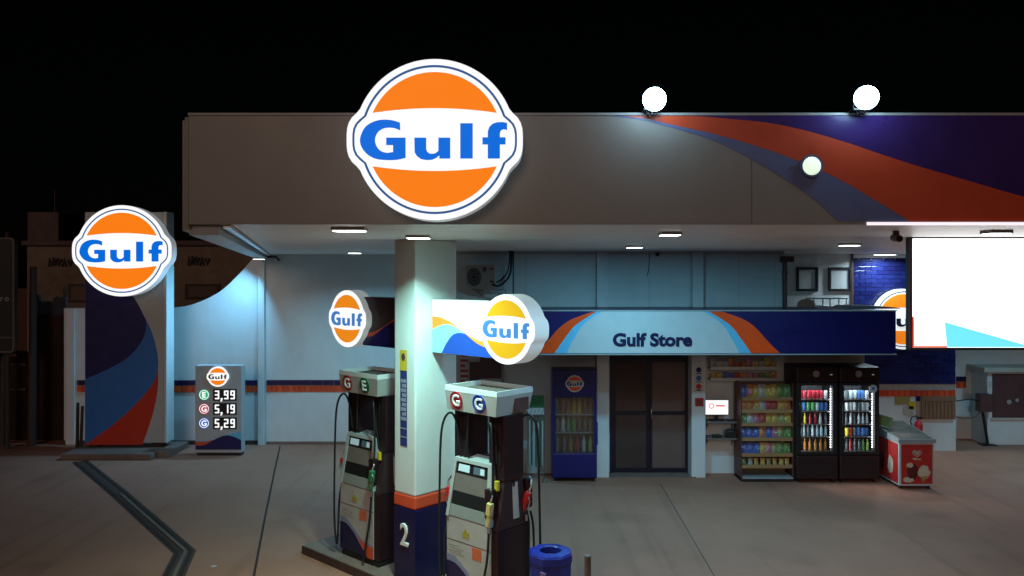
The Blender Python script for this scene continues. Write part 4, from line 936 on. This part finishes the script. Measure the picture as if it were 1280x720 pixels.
MB().box((-hw+.021, .40, .05), (hw-.021, .42, kz(480, 14.2))).build('back_panel', mat('rack_back', (.16, .12, .11), .6), rk)
MB().box((-hw, -.06, .0), (hw, .40, .05), .004).build('base', BLACK, rk); MB().box((-hw+.02, -.05, .051), (hw-.02, .39, .07)).build('base_shelf', TRIM, rk)
SHY = [499, 514.5, 531, 549.5, 569, 583.5]; rowc = [[4, 2, 0, 6, 0, 0, 3, 3], [2, 2, 0, 6, 1, 1, 0, 2], [3, 6, 5, 1, 0, 0, 7, 0], [4, 4, 4, 2, 4, 5, 7, 3], [4, 4, 4, 0, 5, 7, 3, 3], [3, 6, 0, 0, 7, 0, 0, 0]]
SN = ['top', 'second', 'third', 'fourth', 'fifth', 'lowest']
for r, y in enumerate(SHY):
    z = kz(y, 14.2)+.01
    MB().box((-hw+.021, .0, z-.02), (hw-.021, .40, z), .002).build('shelf', TRIM, rk); MB().box((-hw+.021, -.012, z-.035), (hw-.021, -.001, z+.028), .003).build('shelf_edge', WOOD, rk)
    for i, c in enumerate(rowc[r]):
        n = len(rowc[r])
        o = item('snack_packet', BAGS[c], (rk.location.x-hw+.085+(2*hw-.17)*i/(n-1), 14.2+.08+random.uniform(-.01, .01), z+.001), f'{CN[c]} snack packet on the {SN[r]} shelf of the rack', 'packet', f'snack packets on the {SN[r]} rack shelf', random.uniform(-.25, .25), (1.5 if r == 0 else .75 if r == 5 else 1.2)*random.uniform(.94, 1.06))
        o.rotation_euler.x = R(-8)

# ------------------------------------------------------------------ ice cream chest freezer
zf = thing('ice_cream_freezer', 'red ice cream chest freezer with white frame beside the fridges', 'freezer', (6.9, 13.64, 0)); hw = .30; L_ = 1.1; HF = .80
MB().box((-hw, 0, .06), (hw, L_, HF), .015).build('body', mat('freezer_white', (.46, .44, .44), .4, .08, 5), zf)
RF = mat('freezer_red', (.42, .022, .018), .4, .15, 5); RF2 = mat('freezer_dark_print', (.09, .012, .012), .4, .2, 6); CRM = mat('cream_print', (.52, .40, .30), .5, .2, 8)
fp = MB().box((-hw+.035, -.008, .10), (hw-.035, -.0005, HF-.03)).build('front_panel', RF, zf)
spn = MB().box((-hw-.008, .04, .10), (-hw-.0005, L_-.04, HF-.03)).build('side_panel', RF, zf)
def heart(s, cx, cz):
    b = MB()
    for k, sc in enumerate((1, .62, .3)):
        for m_ in (-1, 1):
            b.tube([(cx+m_*q[0]*s*sc, -.011, cz+q[1]*s*sc+.004*k) for q in ((0, -.75), (.45, -.55), (.9, -.1), (1.0, .3), (.75, .62), (.4, .6), (.12, .3), (0, .0))], .006, 5)
    return b
heart(.075, 0, .62).build('heart_logo', CRM, fp)
put('brand_word', text_mesh('Kibon', .058, CRM, .002, .002), fp, (0, -.011, .525))
def blob(cx, cz, rx, rz_, seed): 
    rr = random.Random(seed); return [(cx+rx*math.cos(a)*(1+rr.uniform(-.18, .18)), cz+rz_*math.sin(a)*(1+rr.uniform(-.18, .18))) for a in [i*2*math.pi/14 for i in range(14)]]
MB().prism(blob(-.07, .30, .10, .14, 1), -.011, -.0085).build('printed_ice_cream', RF2, fp); MB().prism(blob(.12, .30, .10, .12, 2), -.012, -.0085).build('printed_ice_cream', CRM, fp)
MB().prism(blob(-.14, .17, .09, .05, 3), -.013, -.0085).build('printed_ice_cream', CRM, fp); MB().prism([(.06, .22), (.2, .24), (.1, .12)], -.014, -.0125).build('printed_cone', mat('wafer_print', (.35, .18, .07), .5), fp)
MB().prism(blob(-.12, .42, .06, .04, 4), -.0125, -.0085).build('printed_ice_cream', CRM, fp); MB().prism(blob(-.10, .22, .05, .03, 5), -.0145, -.0135).build('printed_ice_cream', RF2, fp)
for q in (.3, .62): MB().prism([(q+u-.0, v) for u, v in blob(0, .36, .10, .16, int(q*10))], -hw-.011, -hw-.0085, axis='x').build('printed_ice_cream', CRM if q < .5 else RF2, spn)
rim = MB().hexa([(-hw-.02, -.02, HF), (hw+.02, -.02, HF), (hw+.02, L_+.01, HF), (-hw-.02, L_+.01, HF), (-hw-.02, -.02, HF+.06), (hw+.02, -.02, HF+.06), (hw+.02, L_+.01, HF+.17), (-hw-.02, L_+.01, HF+.17)]).build('rim', PUMPGREY, zf)
for a, b_ in ((.03, .53), (.50, 1.06)):
    def zz_(y): return HF+.061+.11*y/L_
    MB().hexa([(-hw+.02, a, zz_(a)), (hw-.02, a, zz_(a)), (hw-.02, b_, zz_(b_)), (-hw+.02, b_, zz_(b_)), (-hw+.02, a, zz_(a)+.012), (hw-.02, a, zz_(a)+.012), (hw-.02, b_, zz_(b_)+.012), (-hw+.02, b_, zz_(b_)+.012)]).build('glass_lid', mat('lid_glass', (.20, .19, .16), .18, .3, 6), zf)
tag(MB().prism([(-.2, 0), (.2, 0), (.2, .16), (-.2, .20)], 0, .02).build('price_card', mat('lime_card', (.26, .32, .12), .5, .3, 12), None, (6.62, 14.35, .965), (R(-12), 0, R(-60))), 'pale green menu card propped on the freezer', 'card')
for sx_ in (-1, 1):
    for yy in (.08, L_-.08): MB().cyl((sx_*(hw-.06), yy, 0), (sx_*(hw-.06), yy, .06), .028, n=8).build('caster', BLACK, zf)

# ------------------------------------------------------------------ big bright screen
LY = 8.7
def lx(x): return (x-640)/1000*LY
def lz(y): return CAMZ-(y-340)/1000*LY
ls = thing('led_screen', 'huge glowing white advertising screen hung under the canopy at right', 'screen', (lx(1250), LY, lz(436)))
linv = Matrix.Translation(-ls.location)
def lp_(b, n, m, parent=None): o = b.build(n, m); o.parent = parent or ls; o.matrix_parent_inverse = linv if not parent else Matrix.Identity(4); return o
xr = lx(1392)
lp_(MB().box((lx(1136.5), LY+.02, lz(437.5)), (xr, LY+.08, SZ-.002), .004), 'cabinet', BLACK)
for a in ((lx(1136.5), lz(298), xr, SZ-.003), (lx(1136.5), lz(437.5), xr, lz(434.6))): lp_(MB().box((a[0], LY-.01, a[1]), (a[2], LY+.019, a[3])), 'frame_bar', BLACK)
lp_(MB().box((lx(1136.5), LY-.011, lz(434.5)), (lx(1140), LY+.0185, lz(298.2))), 'frame_bar', BROWN); lp_(MB().box((xr-.06, LY-.011, lz(434.5)), (xr-.001, LY+.0185, lz(298.2))), 'frame_bar', BLACK)
pn = lp_(MB().box((lx(1140.1), LY+.006, lz(434.4)), (xr-.061, LY+.018, lz(298.3))), 'display', E_SCREEN)
def lpr(pts, m, d): o = MB().prism([(lx(x), lz(y)) for x, y in pts], LY+.006-d, LY+.0055).build('display_shape', m, pn)
lpr([(1181,402.5),(1283,431.5),(1290,434),(1184,434)], E_SCYAN, .004)
lpr([(1142,402),(1181,402.5),(1184,432.5),(1142,432.5)], E_SYEL, .003)
lpr([(1140.2,396),(1142.6,396),(1142.6,432.6),(1184,432.6),(1184,434.3),(1140.2,434.3)], E_SRED, .0045)
for x in (1160, 1340): lp_(MB().box((lx(x), LY+.03, SZ-.0019), (lx(x)+.08, LY+.07, SZ-.0005)), 'hanger', TRIM)

t = thing('security_camera', 'small dark camera under the soffit beside the bright screen', 'camera', (at(1120, 290, 7.4).x, 7.4, SZ))
MB().cyl((0, 0, 0), (0, 0, -.04), .03, n=12).build('mount', BROWN, t); MB().cyl((0, .05, -.06), (0, -.07, -.075), .032, n=14).build('barrel', BROWN, t); MB().cyl((0, -.071, -.0751), (0, -.075, -.0755), .024, n=14).build('lens', BLACK, t)

# ------------------------------------------------------------------ pump island: local x runs along the island towards the camera side
IC = Vector((-1.03, 9.56, 0)); IR = R(-43)
IM = Matrix.Translation(IC) @ Matrix.Rotation(IR, 4, 'Z')
IH = .11
isl = MB().prism(rrect(-1.95, -.46, 2.85, .46, .10), 0, IH, axis='z').build('pump_island', CONC, None, IC, (0, 0, IR)); tag(isl, kind='structure')
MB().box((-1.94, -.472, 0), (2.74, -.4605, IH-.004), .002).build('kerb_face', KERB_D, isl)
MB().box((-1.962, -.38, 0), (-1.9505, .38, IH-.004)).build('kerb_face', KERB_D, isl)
def ip(x, y=0, z=IH): return IM @ Vector((x, y, z))
pil = thing('canopy_pillar', 'square white pillar with orange and blue base numbered 2', 'pillar', ip(0), IR)
hx, hy = .19, .325
def pil_box(z0, z1, g=0, bev=.02): return MB().box((-hx-g, -hy-g, z0-IH), (hx+g, hy+g, z1-IH), bev)
pil_box(1.12, SZ-.002).build('shaft', WHITE_WALL, pil); pil_box(.97, 1.119, .006).build('orange_band', RED_O, pil); pil_box(IH, .969, .006).build('blue_base', NAVY_B, pil)
put('numeral', text_mesh('2', .36, LETW, .004, .008, .85), pil, (0.01, -hy-.0115, .655-IH))
stk = MB().box((-.075, -hy-.004, 1.68-IH), (.045, -hy+.0005, 2.80-IH)).build('sticker_column', mat('navy_sticker', (.03, .035, .16), .5, .2, 9), pil)
MB().box((-.074, -hy-.007, 2.56-IH), (.044, -hy-.0041, 2.80-IH)).build('yellow_sticker', YELLOW, stk)
MB().prism([(-.015+.032*math.cos(a), 2.72-IH+.045*math.sin(a)) for a in [i*2*math.pi/16 for i in range(16)]], -hy-.010, -hy-.0071).build('printed_mark', BROWN, stk)
for i in range(9): MB().box((-.06+(.02 if i % 2 else 0), -hy-.007, 1.98-IH+.055*i), (.035, -hy-.0041, 2.02-IH+.055*i)).build('printed_line', mat('grey_print', (.25, .25, .33), .5), stk)
for z in (1.78, 1.88): MB().box((-.074, -hy-.007, z-IH), (.044, -hy-.0041, z-IH+.012)).build('printed_line', mat('grey_print', (.2, .2, .2)), stk)

def bracket_sign(label, x_a, x_b, xc, M, lit):
    t = thing('bracket_sign', label, 'sign', ip(x_a, -.02, 0), IR, 'lit roundels on the pillar arms')
    s = 1 if x_b > x_a else -1; L1 = abs(x_b-x_a); z0, z1 = 2.77, 3.39
    a, b_ = (0, L1) if s > 0 else (-L1, 0)
    arm = MB().box((a, -.05, z0), (b_, .13, z1), .006).build('arm', PRINTWHITE if lit else mat('arm_dark', (.05, .03, .03), .35), t)
    Z = lambda v: z0+.004+(z1-z0-.008)*v; X = lambda u: (.003 if s > 0 else -L1+.003)+(L1-.006)*(u if s > 0 else 1-u)
    def pr(pts, m, d): MB().prism([(X(u), Z(v)) for u, v in pts], -.05-d, -.0499).build('arm_stripe', m, arm)
    o_t = [tuple(p) for p in smooth_pts([(0, .68), (.16, .66), (.34, .57), (.52, .43), (.66, .34), (.8, .28), (1, .26)], 4)]
    o_b = [tuple(p) for p in smooth_pts([(0, .43), (.12, .51), (.26, .55), (.40, .50), (.54, .40), (.68, .28), (.8, .2), (1, .15)], 4)]
    l_b = [tuple(p) for p in smooth_pts([(.16, 0), (.22, .15), (.32, .33), (.42, .40), (.54, .40)], 4)]
    mo_, ml, mb = (E_AO, E_AL, E_AB) if lit else (RED_O, NAVY, NAVY)
    pr(o_t+o_b[::-1], mo_, .003)
    pr([(0, .43)]+o_b[1:17]+l_b[-2::-1]+[(0, 0)], ml, .004)
    pr(l_b+o_b[17:]+[(1, 0)], mb, .005)
    if lit: MB().prism([(X(0), Z(1))]+[(X(u), Z(v+.012)) for u, v in o_t]+[(X(1), Z(1))], -.0525, -.0499).build('arm_face', E_ARM, arm)
    roundel(t, .37, (xc-x_a, -.14, 3.105), 0.22 if lit else .18, M)
E_ARM = mat('lit_arm_acrylic', (.7, .7, .7), .3, .02, 3, emit=.62, ecol=(.92, 1, 1)); E_AO = mat('lit_arm_orange', (.7, .2, .03), .3, .02, 3, emit=.4, ecol=(1, .25, .02)); E_AL = mat('lit_arm_light_blue', (.2, .5, .7), .3, .02, 3, emit=.4, ecol=(.25, .72, 1)); E_AB = mat('lit_arm_blue', (.02, .06, .3), .3, .02, 3, emit=.14, ecol=(.02, .10, .8))
bracket_sign('lit roundel with amber panels on the pillar arm above the front pump', hx+.008, 1.22, 1.475, M_AMB, True)
bracket_sign('small lit orange roundel on the dark arm left of the pillar', -hx-.008, -1.15, -1.365, M_SOFT, False)

# fuel pumps
def make_pump(label, xc, badges, nozzles):
    t = thing('fuel_pump', label, 'fuel pump', ip(xc, -.03), IR, 'fuel pumps on the island')
    B = IH
    def Zp(z): return z-B
    MB().box((-.38, -.25, 0), (.38, .25, .07), .008).build('plinth', BLACK, t)
    MB().box((-.39, -.255, .071), (.39, .255, Zp(1.0)), .015).build('cabinet', MAROON, t)
    fr = MB().box((-.385, -.268, .08), (.30, -.256, Zp(1.02)), .004).build('front_panel', PUMPWHITE, t)
    up_ = [tuple(p) for p in smooth_pts([(-.384, .50), (-.22, .47), (-.02, .34), (.12, .27), (.299, .25)], 4)]
    md_ = [tuple(p) for p in smooth_pts([(-.384, .42), (-.24, .41), (-.08, .32), (.05, .20), (.16, .12)], 4)]
    MB().prism(up_+[(.299, .082), (-.384, .082)], -.2705, -.2681).build('panel_stripe', mat('pump_stripe_grey', (.20, .21, .30), .4), fr)
    MB().prism([(.0, .30), (.12, .245), (.299, .225), (.299, .082), (.15, .082)], -.2722, -.2681).build('panel_stripe', RED_O, fr)
    MB().prism(md_+[(.18, .082), (-.384, .082)], -.2738, -.2681).build('panel_stripe', NAVY_B, fr)
    MB().box((-.13, -.271, .72), (-.03, -.2681, .78)).build('sticker', mat('dull_yellow_sticker', (.35, .27, .04), .5), fr); MB().prism([(-.11, .785), (-.05, .785), (-.08, .82)], -.271, -.2681).build('sticker', mat('dull_yellow_sticker', (.3, .3, .1)), fr)
    MB().box((.02, -.271, .52), (.16, -.2681, .645)).build('sticker', mat('orange_sticker', (.55, .12, .05), .5), fr)
    MB().ring([(.19, .36), (.25, .36), (.25, .44), (.19, .44)], [(.197, .367), (.243, .367), (.243, .433), (.197, .433)], -.271, -.2681).build('printed_frame', PUMPGREY, fr)
    for i in range(5): MB().box((-.34, -.2705, .60-.028*i), (-.34+(.16, .22, .19, .24, .12)[i], -.2681, .608-.028*i)).build('printed_line', PUMPGREY, fr)
    for x_, z_ in ((-.365, .87), (.28, .87), (-.365, .56), (.28, .56)): MB().cyl((x_, -.268, z_), (x_, -.272, z_), .008, n=8).build('screw', CHROME, fr)
    MB().box((-.386, -.2695, .655), (.301, -.2681, .661)).build('panel_seam', BLACK, fr)
    # display heads, front and back, leaning faces
    for s in (1, -1):
        yb, yt = -.262*s, -.175*s
        z0, z1 = Zp(1.021), Zp(1.66)
        w0, w1 = .345, .29
        x_off = -.045
        def hpnt(u, v, d=0):   # u across -1..1, v up 0..1 on the leaning face
            w = w0+(w1-w0)*v; y = yb+(yt-yb)*v; return (x_off+u*w*s, y-d*s, z0+(z1-z0)*v)
        hd_ = MB().hexa([hpnt(-1, 0), hpnt(1, 0), (x_off+w0*s, -.02*s, z0), (x_off-w0*s, -.02*s, z0), hpnt(-1, 1), hpnt(1, 1), (x_off+w1*s, -.02*s, z1+.03), (x_off-w1*s, -.02*s, z1+.03)])
        hd_ = hd_.build('display_head', PUMPGREY if s > 0 else MAROON, t)
        def plate(u0, u1, v0, v1, d0, d1, m, nm):
            MB().hexa([hpnt(u0, v0, d1), hpnt(u1, v0, d1), hpnt(u1, v0, d0), hpnt(u0, v0, d0), hpnt(u0, v1, d1), hpnt(u1, v1, d1), hpnt(u1, v1, d0), hpnt(u0, v1, d0)]).build(nm, m, hd_)
        for u0, u1 in ((-1, -.86), (.80, 1)): plate(u0, u1, 0, 1, .0, .02, mat('pump_frame_silver', (.36, .36, .36), .35), 'bezel')
        plate(-.859, .799, .94, 1, 0, .02, mat('pump_frame_silver', (.3, .3, .3)), 'bezel')
        plate(-.855, .795, .74, .935, .0, .006, BLACK, 'display_bed')
        plate(-.74, -.16, .78, .90, .0065, .010, E_DIM, 'display'); plate(.05, .62, .78, .90, .0065, .010, mat('lcd_dark', (.10, .13, .17), .3), 'display'); plate(.40, .60, .79, .89, .0105, .012, E_DIM, 'display')
        plate(-.855, .795, .44, .735, 0, .004, mat('pump_card_brown', (.16, .125, .115), .5), 'card'); plate(-.855, .795, .21, .438, 0, .006, BLACK, 'window')
        plate(-.855, .795, .02, .208, 0, .012, mat('pump_tray', (.22, .22, .21), .5), 'tray')
    MB().box((-.38, -.019, Zp(1.0)), (.38, .019, Zp(1.60))).build('spine', MAROON, t)
    # tapering side housing with label
    MB().hexa([(.30, -.24, Zp(1.0)), (.395, -.24, Zp(1.0)), (.395, .24, Zp(1.0)), (.30, .24, Zp(1.0)), (.27, -.13, Zp(1.52)), (.37, -.13, Zp(1.52)), (.37, .13, Zp(1.52)), (.27, .13, Zp(1.52))]).build('side_housing', mat('side_housing_dark', (.035, .018, .02), .4), t)
    MB().hexa([(.392, -.02, Zp(1.08)), (.397, -.02, Zp(1.08)), (.397, .07, Zp(1.08)), (.392, .07, Zp(1.08)), (.372, -.02, Zp(1.46)), (.378, -.02, Zp(1.46)), (.378, .06, Zp(1.46)), (.372, .06, Zp(1.46))]).build('side_label', mat('side_label_grey', (.42, .38, .36), .5), t)
    MB().box((.285, -.20, Zp(1.40)), (.335, -.17, Zp(1.50)), .003).build('warning_sticker', YELLOW, t)
    # columns
    for xx in (-.27, .27):
        cl = MB().box((xx-.115, -.15, Zp(1.5)), (xx+.115, .15, Zp(2.19)), .008).build('column', MAROON, t)
        for k in (-1, 0, 1): MB().box((xx+k*.06-.012, -.158, Zp(1.66)), (xx+k*.06+.012, -.1505, Zp(2.18)), .002).build('column_rib', BLACK, cl)
    # header tray with sloping ends
    z0, z1 = Zp(2.19), Zp(2.46)
    lo_ = [(-.385, -.255), (.36, -.255), (.36, .255), (-.385, .255)]; hi = [(-.40, -.28), (.40, -.28), (.40, .28), (-.40, .28)]
    MB().hexa([(x, y, z0) for x, y in lo_]+[(x, y, z1-.06) for x, y in hi]).build('header_box', PUMPWHITE, t)
    MB().box((-.402, -.282, z1-.059), (.402, -.268, z1), .003).box((-.402, .268, z1-.059), (.402, .282, z1), .003).box((-.402, -.267, z1-.059), (-.388, .267, z1), .003).box((.388, -.267, z1-.059), (.402, .267, z1), .003).build('header_rim', mat('header_rim_white', (.62, .64, .64), .25, .06, 5), t)
    MB().box((-.387, -.267, z1-.0595), (.387, .267, z1-.05)).build('tray_floor', mat('tray_shade_brown', (.11, .075, .06), .8, .2, 6), t)  # shade inside the tray is painted into this dark brown floor
    MB().box((.376, .0, z0+.03), (.3985, .22, z0+.17), .004).build('end_plate', BROWN, t)
    for (ltr, mm), xx in zip(badges, (-.225, .13)):
        c = [(.095*math.cos(a), .098*math.sin(a)) for a in [i*2*math.pi/28 for i in range(28)]]
        zc = (z0+z1)/2-.018; yb_ = -.2725
        bd = MB().prism(c, -.006, .012).build('grade_badge', mm, t, (xx, yb_, zc), (R(7.0), 0, 0))
        put('badge_letter', text_mesh(ltr, .175, LETW, .002, .005), bd, (0, -.009, 0))
        MB().ring(c, [(x*.9, z*.9) for x, z in c], -.009, -.006).build('badge_ring', mm, bd)
    # hoses
    def hose(p): MB().tube(smooth_pts(p, 6), .013, 8).build('hose', RUBBER, t)
    hose([(-.28, -.16, Zp(1.72)), (-.30, -.19, Zp(2.02)), (-.35, -.23, Zp(2.15)), (-.43, -.26, Zp(2.08)), (-.47, -.28, Zp(1.85)), (-.47, -.30, Zp(1.2)), (-.46, -.31, Zp(.6)), (-.42, -.31, .16), (-.40, -.30, .20), (-.42, -.26, Zp(.80)), (-.405, -.21, Zp(1.08))])
    hose([(-.14, -.17, Zp(2.2)), (-.13, -.19, Zp(2.0)), (-.15, -.185, Zp(1.72))])
    hose([(.27, -.16, Zp(1.55)), (.22, -.19, Zp(1.95)), (.24, -.23, Zp(2.10)), (.30, -.26, Zp(2.05)), (.33, -.27, Zp(1.6)), (.33, -.29, Zp(1.2))])
    hose([(.27, .16, Zp(1.9)), (.31, .18, Zp(2.1)), (.40, .22, Zp(2.16)), (.47, .26, Zp(2.06)), (.49, .27, Zp(1.75)), (.50, .28, Zp(1.2)), (.50, .29, Zp(.6)), (.47, .29, .10), (.43, .28, .14), (.43, .26, Zp(.9)), (.42, .22, Zp(1.12))])
    hose([(.30, -.30, Zp(.98)), (.29, -.315, Zp(.7)), (.24, -.33, .30), (.20, -.34, .06)])
    # nozzles
    def nozzle(x, y, z, m, sx_, tilt=20):
        M_ = Matrix.Translation((x, y, z)) @ Matrix.Rotation(R(tilt*sx_), 4, 'Y')
        n_ = MB().cyl((0, 0, -.16), (0, 0, -.03), .022, .026, 10, M=M_).box((-.032, -.03, -.04), (.032, .03, .10), .014, M=M_).build('nozzle', m, t)
        MB().tube([M_ @ Vector(q) for q in ((0, 0, .10), (0, .02, .16), (-.05*sx_, .05, .21), (-.10*sx_, .08, .21))], .011, 7).build('spout', CHROME, n_)
        MB().tube([M_ @ Vector(q) for q in ((.03*sx_, -.02, .06), (.07*sx_, -.02, .02), (.06*sx_, -.02, -.08), (.02*sx_, -.02, -.12))], .006, 6).build('trigger_guard', CHROME, n_)
        MB().cyl((x, y, z-.22), (x, y, z-.16), .017, n=8).build('swivel', CHROME, n_)
        bt = MB().box((x-.06*sx_-.05, y+.03, z-.10), (x-.06*sx_+.05, y+.12, z+.22), .02).build('holster', MAROON, t)
    nozzle(-.40, -.20, Zp(1.22), nozzles[0], -1); nozzle(.32, -.31, Zp(1.20), nozzles[1], 1, 8); nozzle(.415, .16, Zp(1.25), nozzles[2], 1)
    return t
BR, BB, BG = mat('badge_red', (.36, .02, .03), .4), mat('badge_blue', (.02, .05, .30), .4), mat('badge_green', (.02, .12, .05), .4)
make_pump('fuel pump with red and blue letter badges, in front of the pillar', 1.083, (('G', BR), ('G', BB)), (RED, YELLOW_P, RED))
make_pump('fuel pump with red and green letter badges, behind the pillar', -.93, (('G', BR), ('E', BG)), (RED, GREEN, GREEN))

# bin and pipe bollard on the island end
q = ip(1.93, .02)
bn_h = .88
bn = thing('litter_bin', 'blue round topped litter bin at the island end', 'bin', q, IR)
oct_ = [(math.cos(R(22.5+45*i)), math.sin(R(22.5+45*i))) for i in range(8)]
def oct_ring(r0, z0, r1, z1): return MB().add([(x*r0, y*r0, z0) for x, y in oct_]+[(x*r1, y*r1, z1) for x, y in oct_], [(i, (i+1) % 8, (i+1) % 8+8, i+8) for i in range(8)])
oct_ring(.20, 0, .225, .72).build('body', BLUEBIN, bn)
lid = MB(); n = 16; rr_ = [(math.cos(R(22.5+22.5*i)), math.sin(R(22.5+22.5*i))) for i in range(n)]
def orad(i): a = (22.5*i) % 45; return .235*math.cos(R(22.5))/math.cos(R(a-22.5))
O = [(x*orad(i), y*orad(i)) for i, (x, y) in enumerate(rr_)]
prof = [(1.0, .721), (1.0, .80), (.93, .825), (.55, .835), (.50, .825), (.50, .76)]
vs = []; fs = []
for s_, z in prof:
    for (x, y), (cx, cy) in zip(O, rr_): 
        k = max(0, min(1, (s_-.55)/.45)); vs.append(((x*k+cx*.225*(1-k))*s_, (y*k+cy*.225*(1-k))*s_, z))
for j in range(len(prof)-1): fs += [(j*n+i, j*n+(i+1) % n, (j+1)*n+(i+1) % n, (j+1)*n+i) for i in range(n)]
lid.add(vs, fs).build('lid', BLUEBIN, bn); bn.scale = (1, 1, bn_h)
MB().cyl((0, 0, .70), (0, 0, .75), .112, n=16).build('opening', BLACK, bn); MB().box((.06, -.232, .25), (.13, -.212, .66), .003).build('label_plate', mat('violet_label', (.14, .08, .20), .4), bn)
q = ip(2.43, 0)
bo2 = thing('pipe_bollard', 'short brown steel pipe bollard right of the blue bin', 'bollard', q, IR); MB().cyl((0, 0, 0), (0, 0, .80), .034, n=14).build('pipe', mat('rusty_pipe', (.12, .075, .06), .6, .3, 9), bo2); MB().cyl((0, 0, 0), (0, 0, .012), .07, n=14).build('flange', mat('rusty_pipe', (.1, .1, .1)), bo2)
tag(MB().prism([(-.03, -.02), (.03, -.015), (.035, .02), (-.02, .025)], 0, .006, axis='z').build('litter_scrap', PRINTWHITE, None, gr(267, 708)), 'tiny white litter scrap on the forecourt', 'litter')
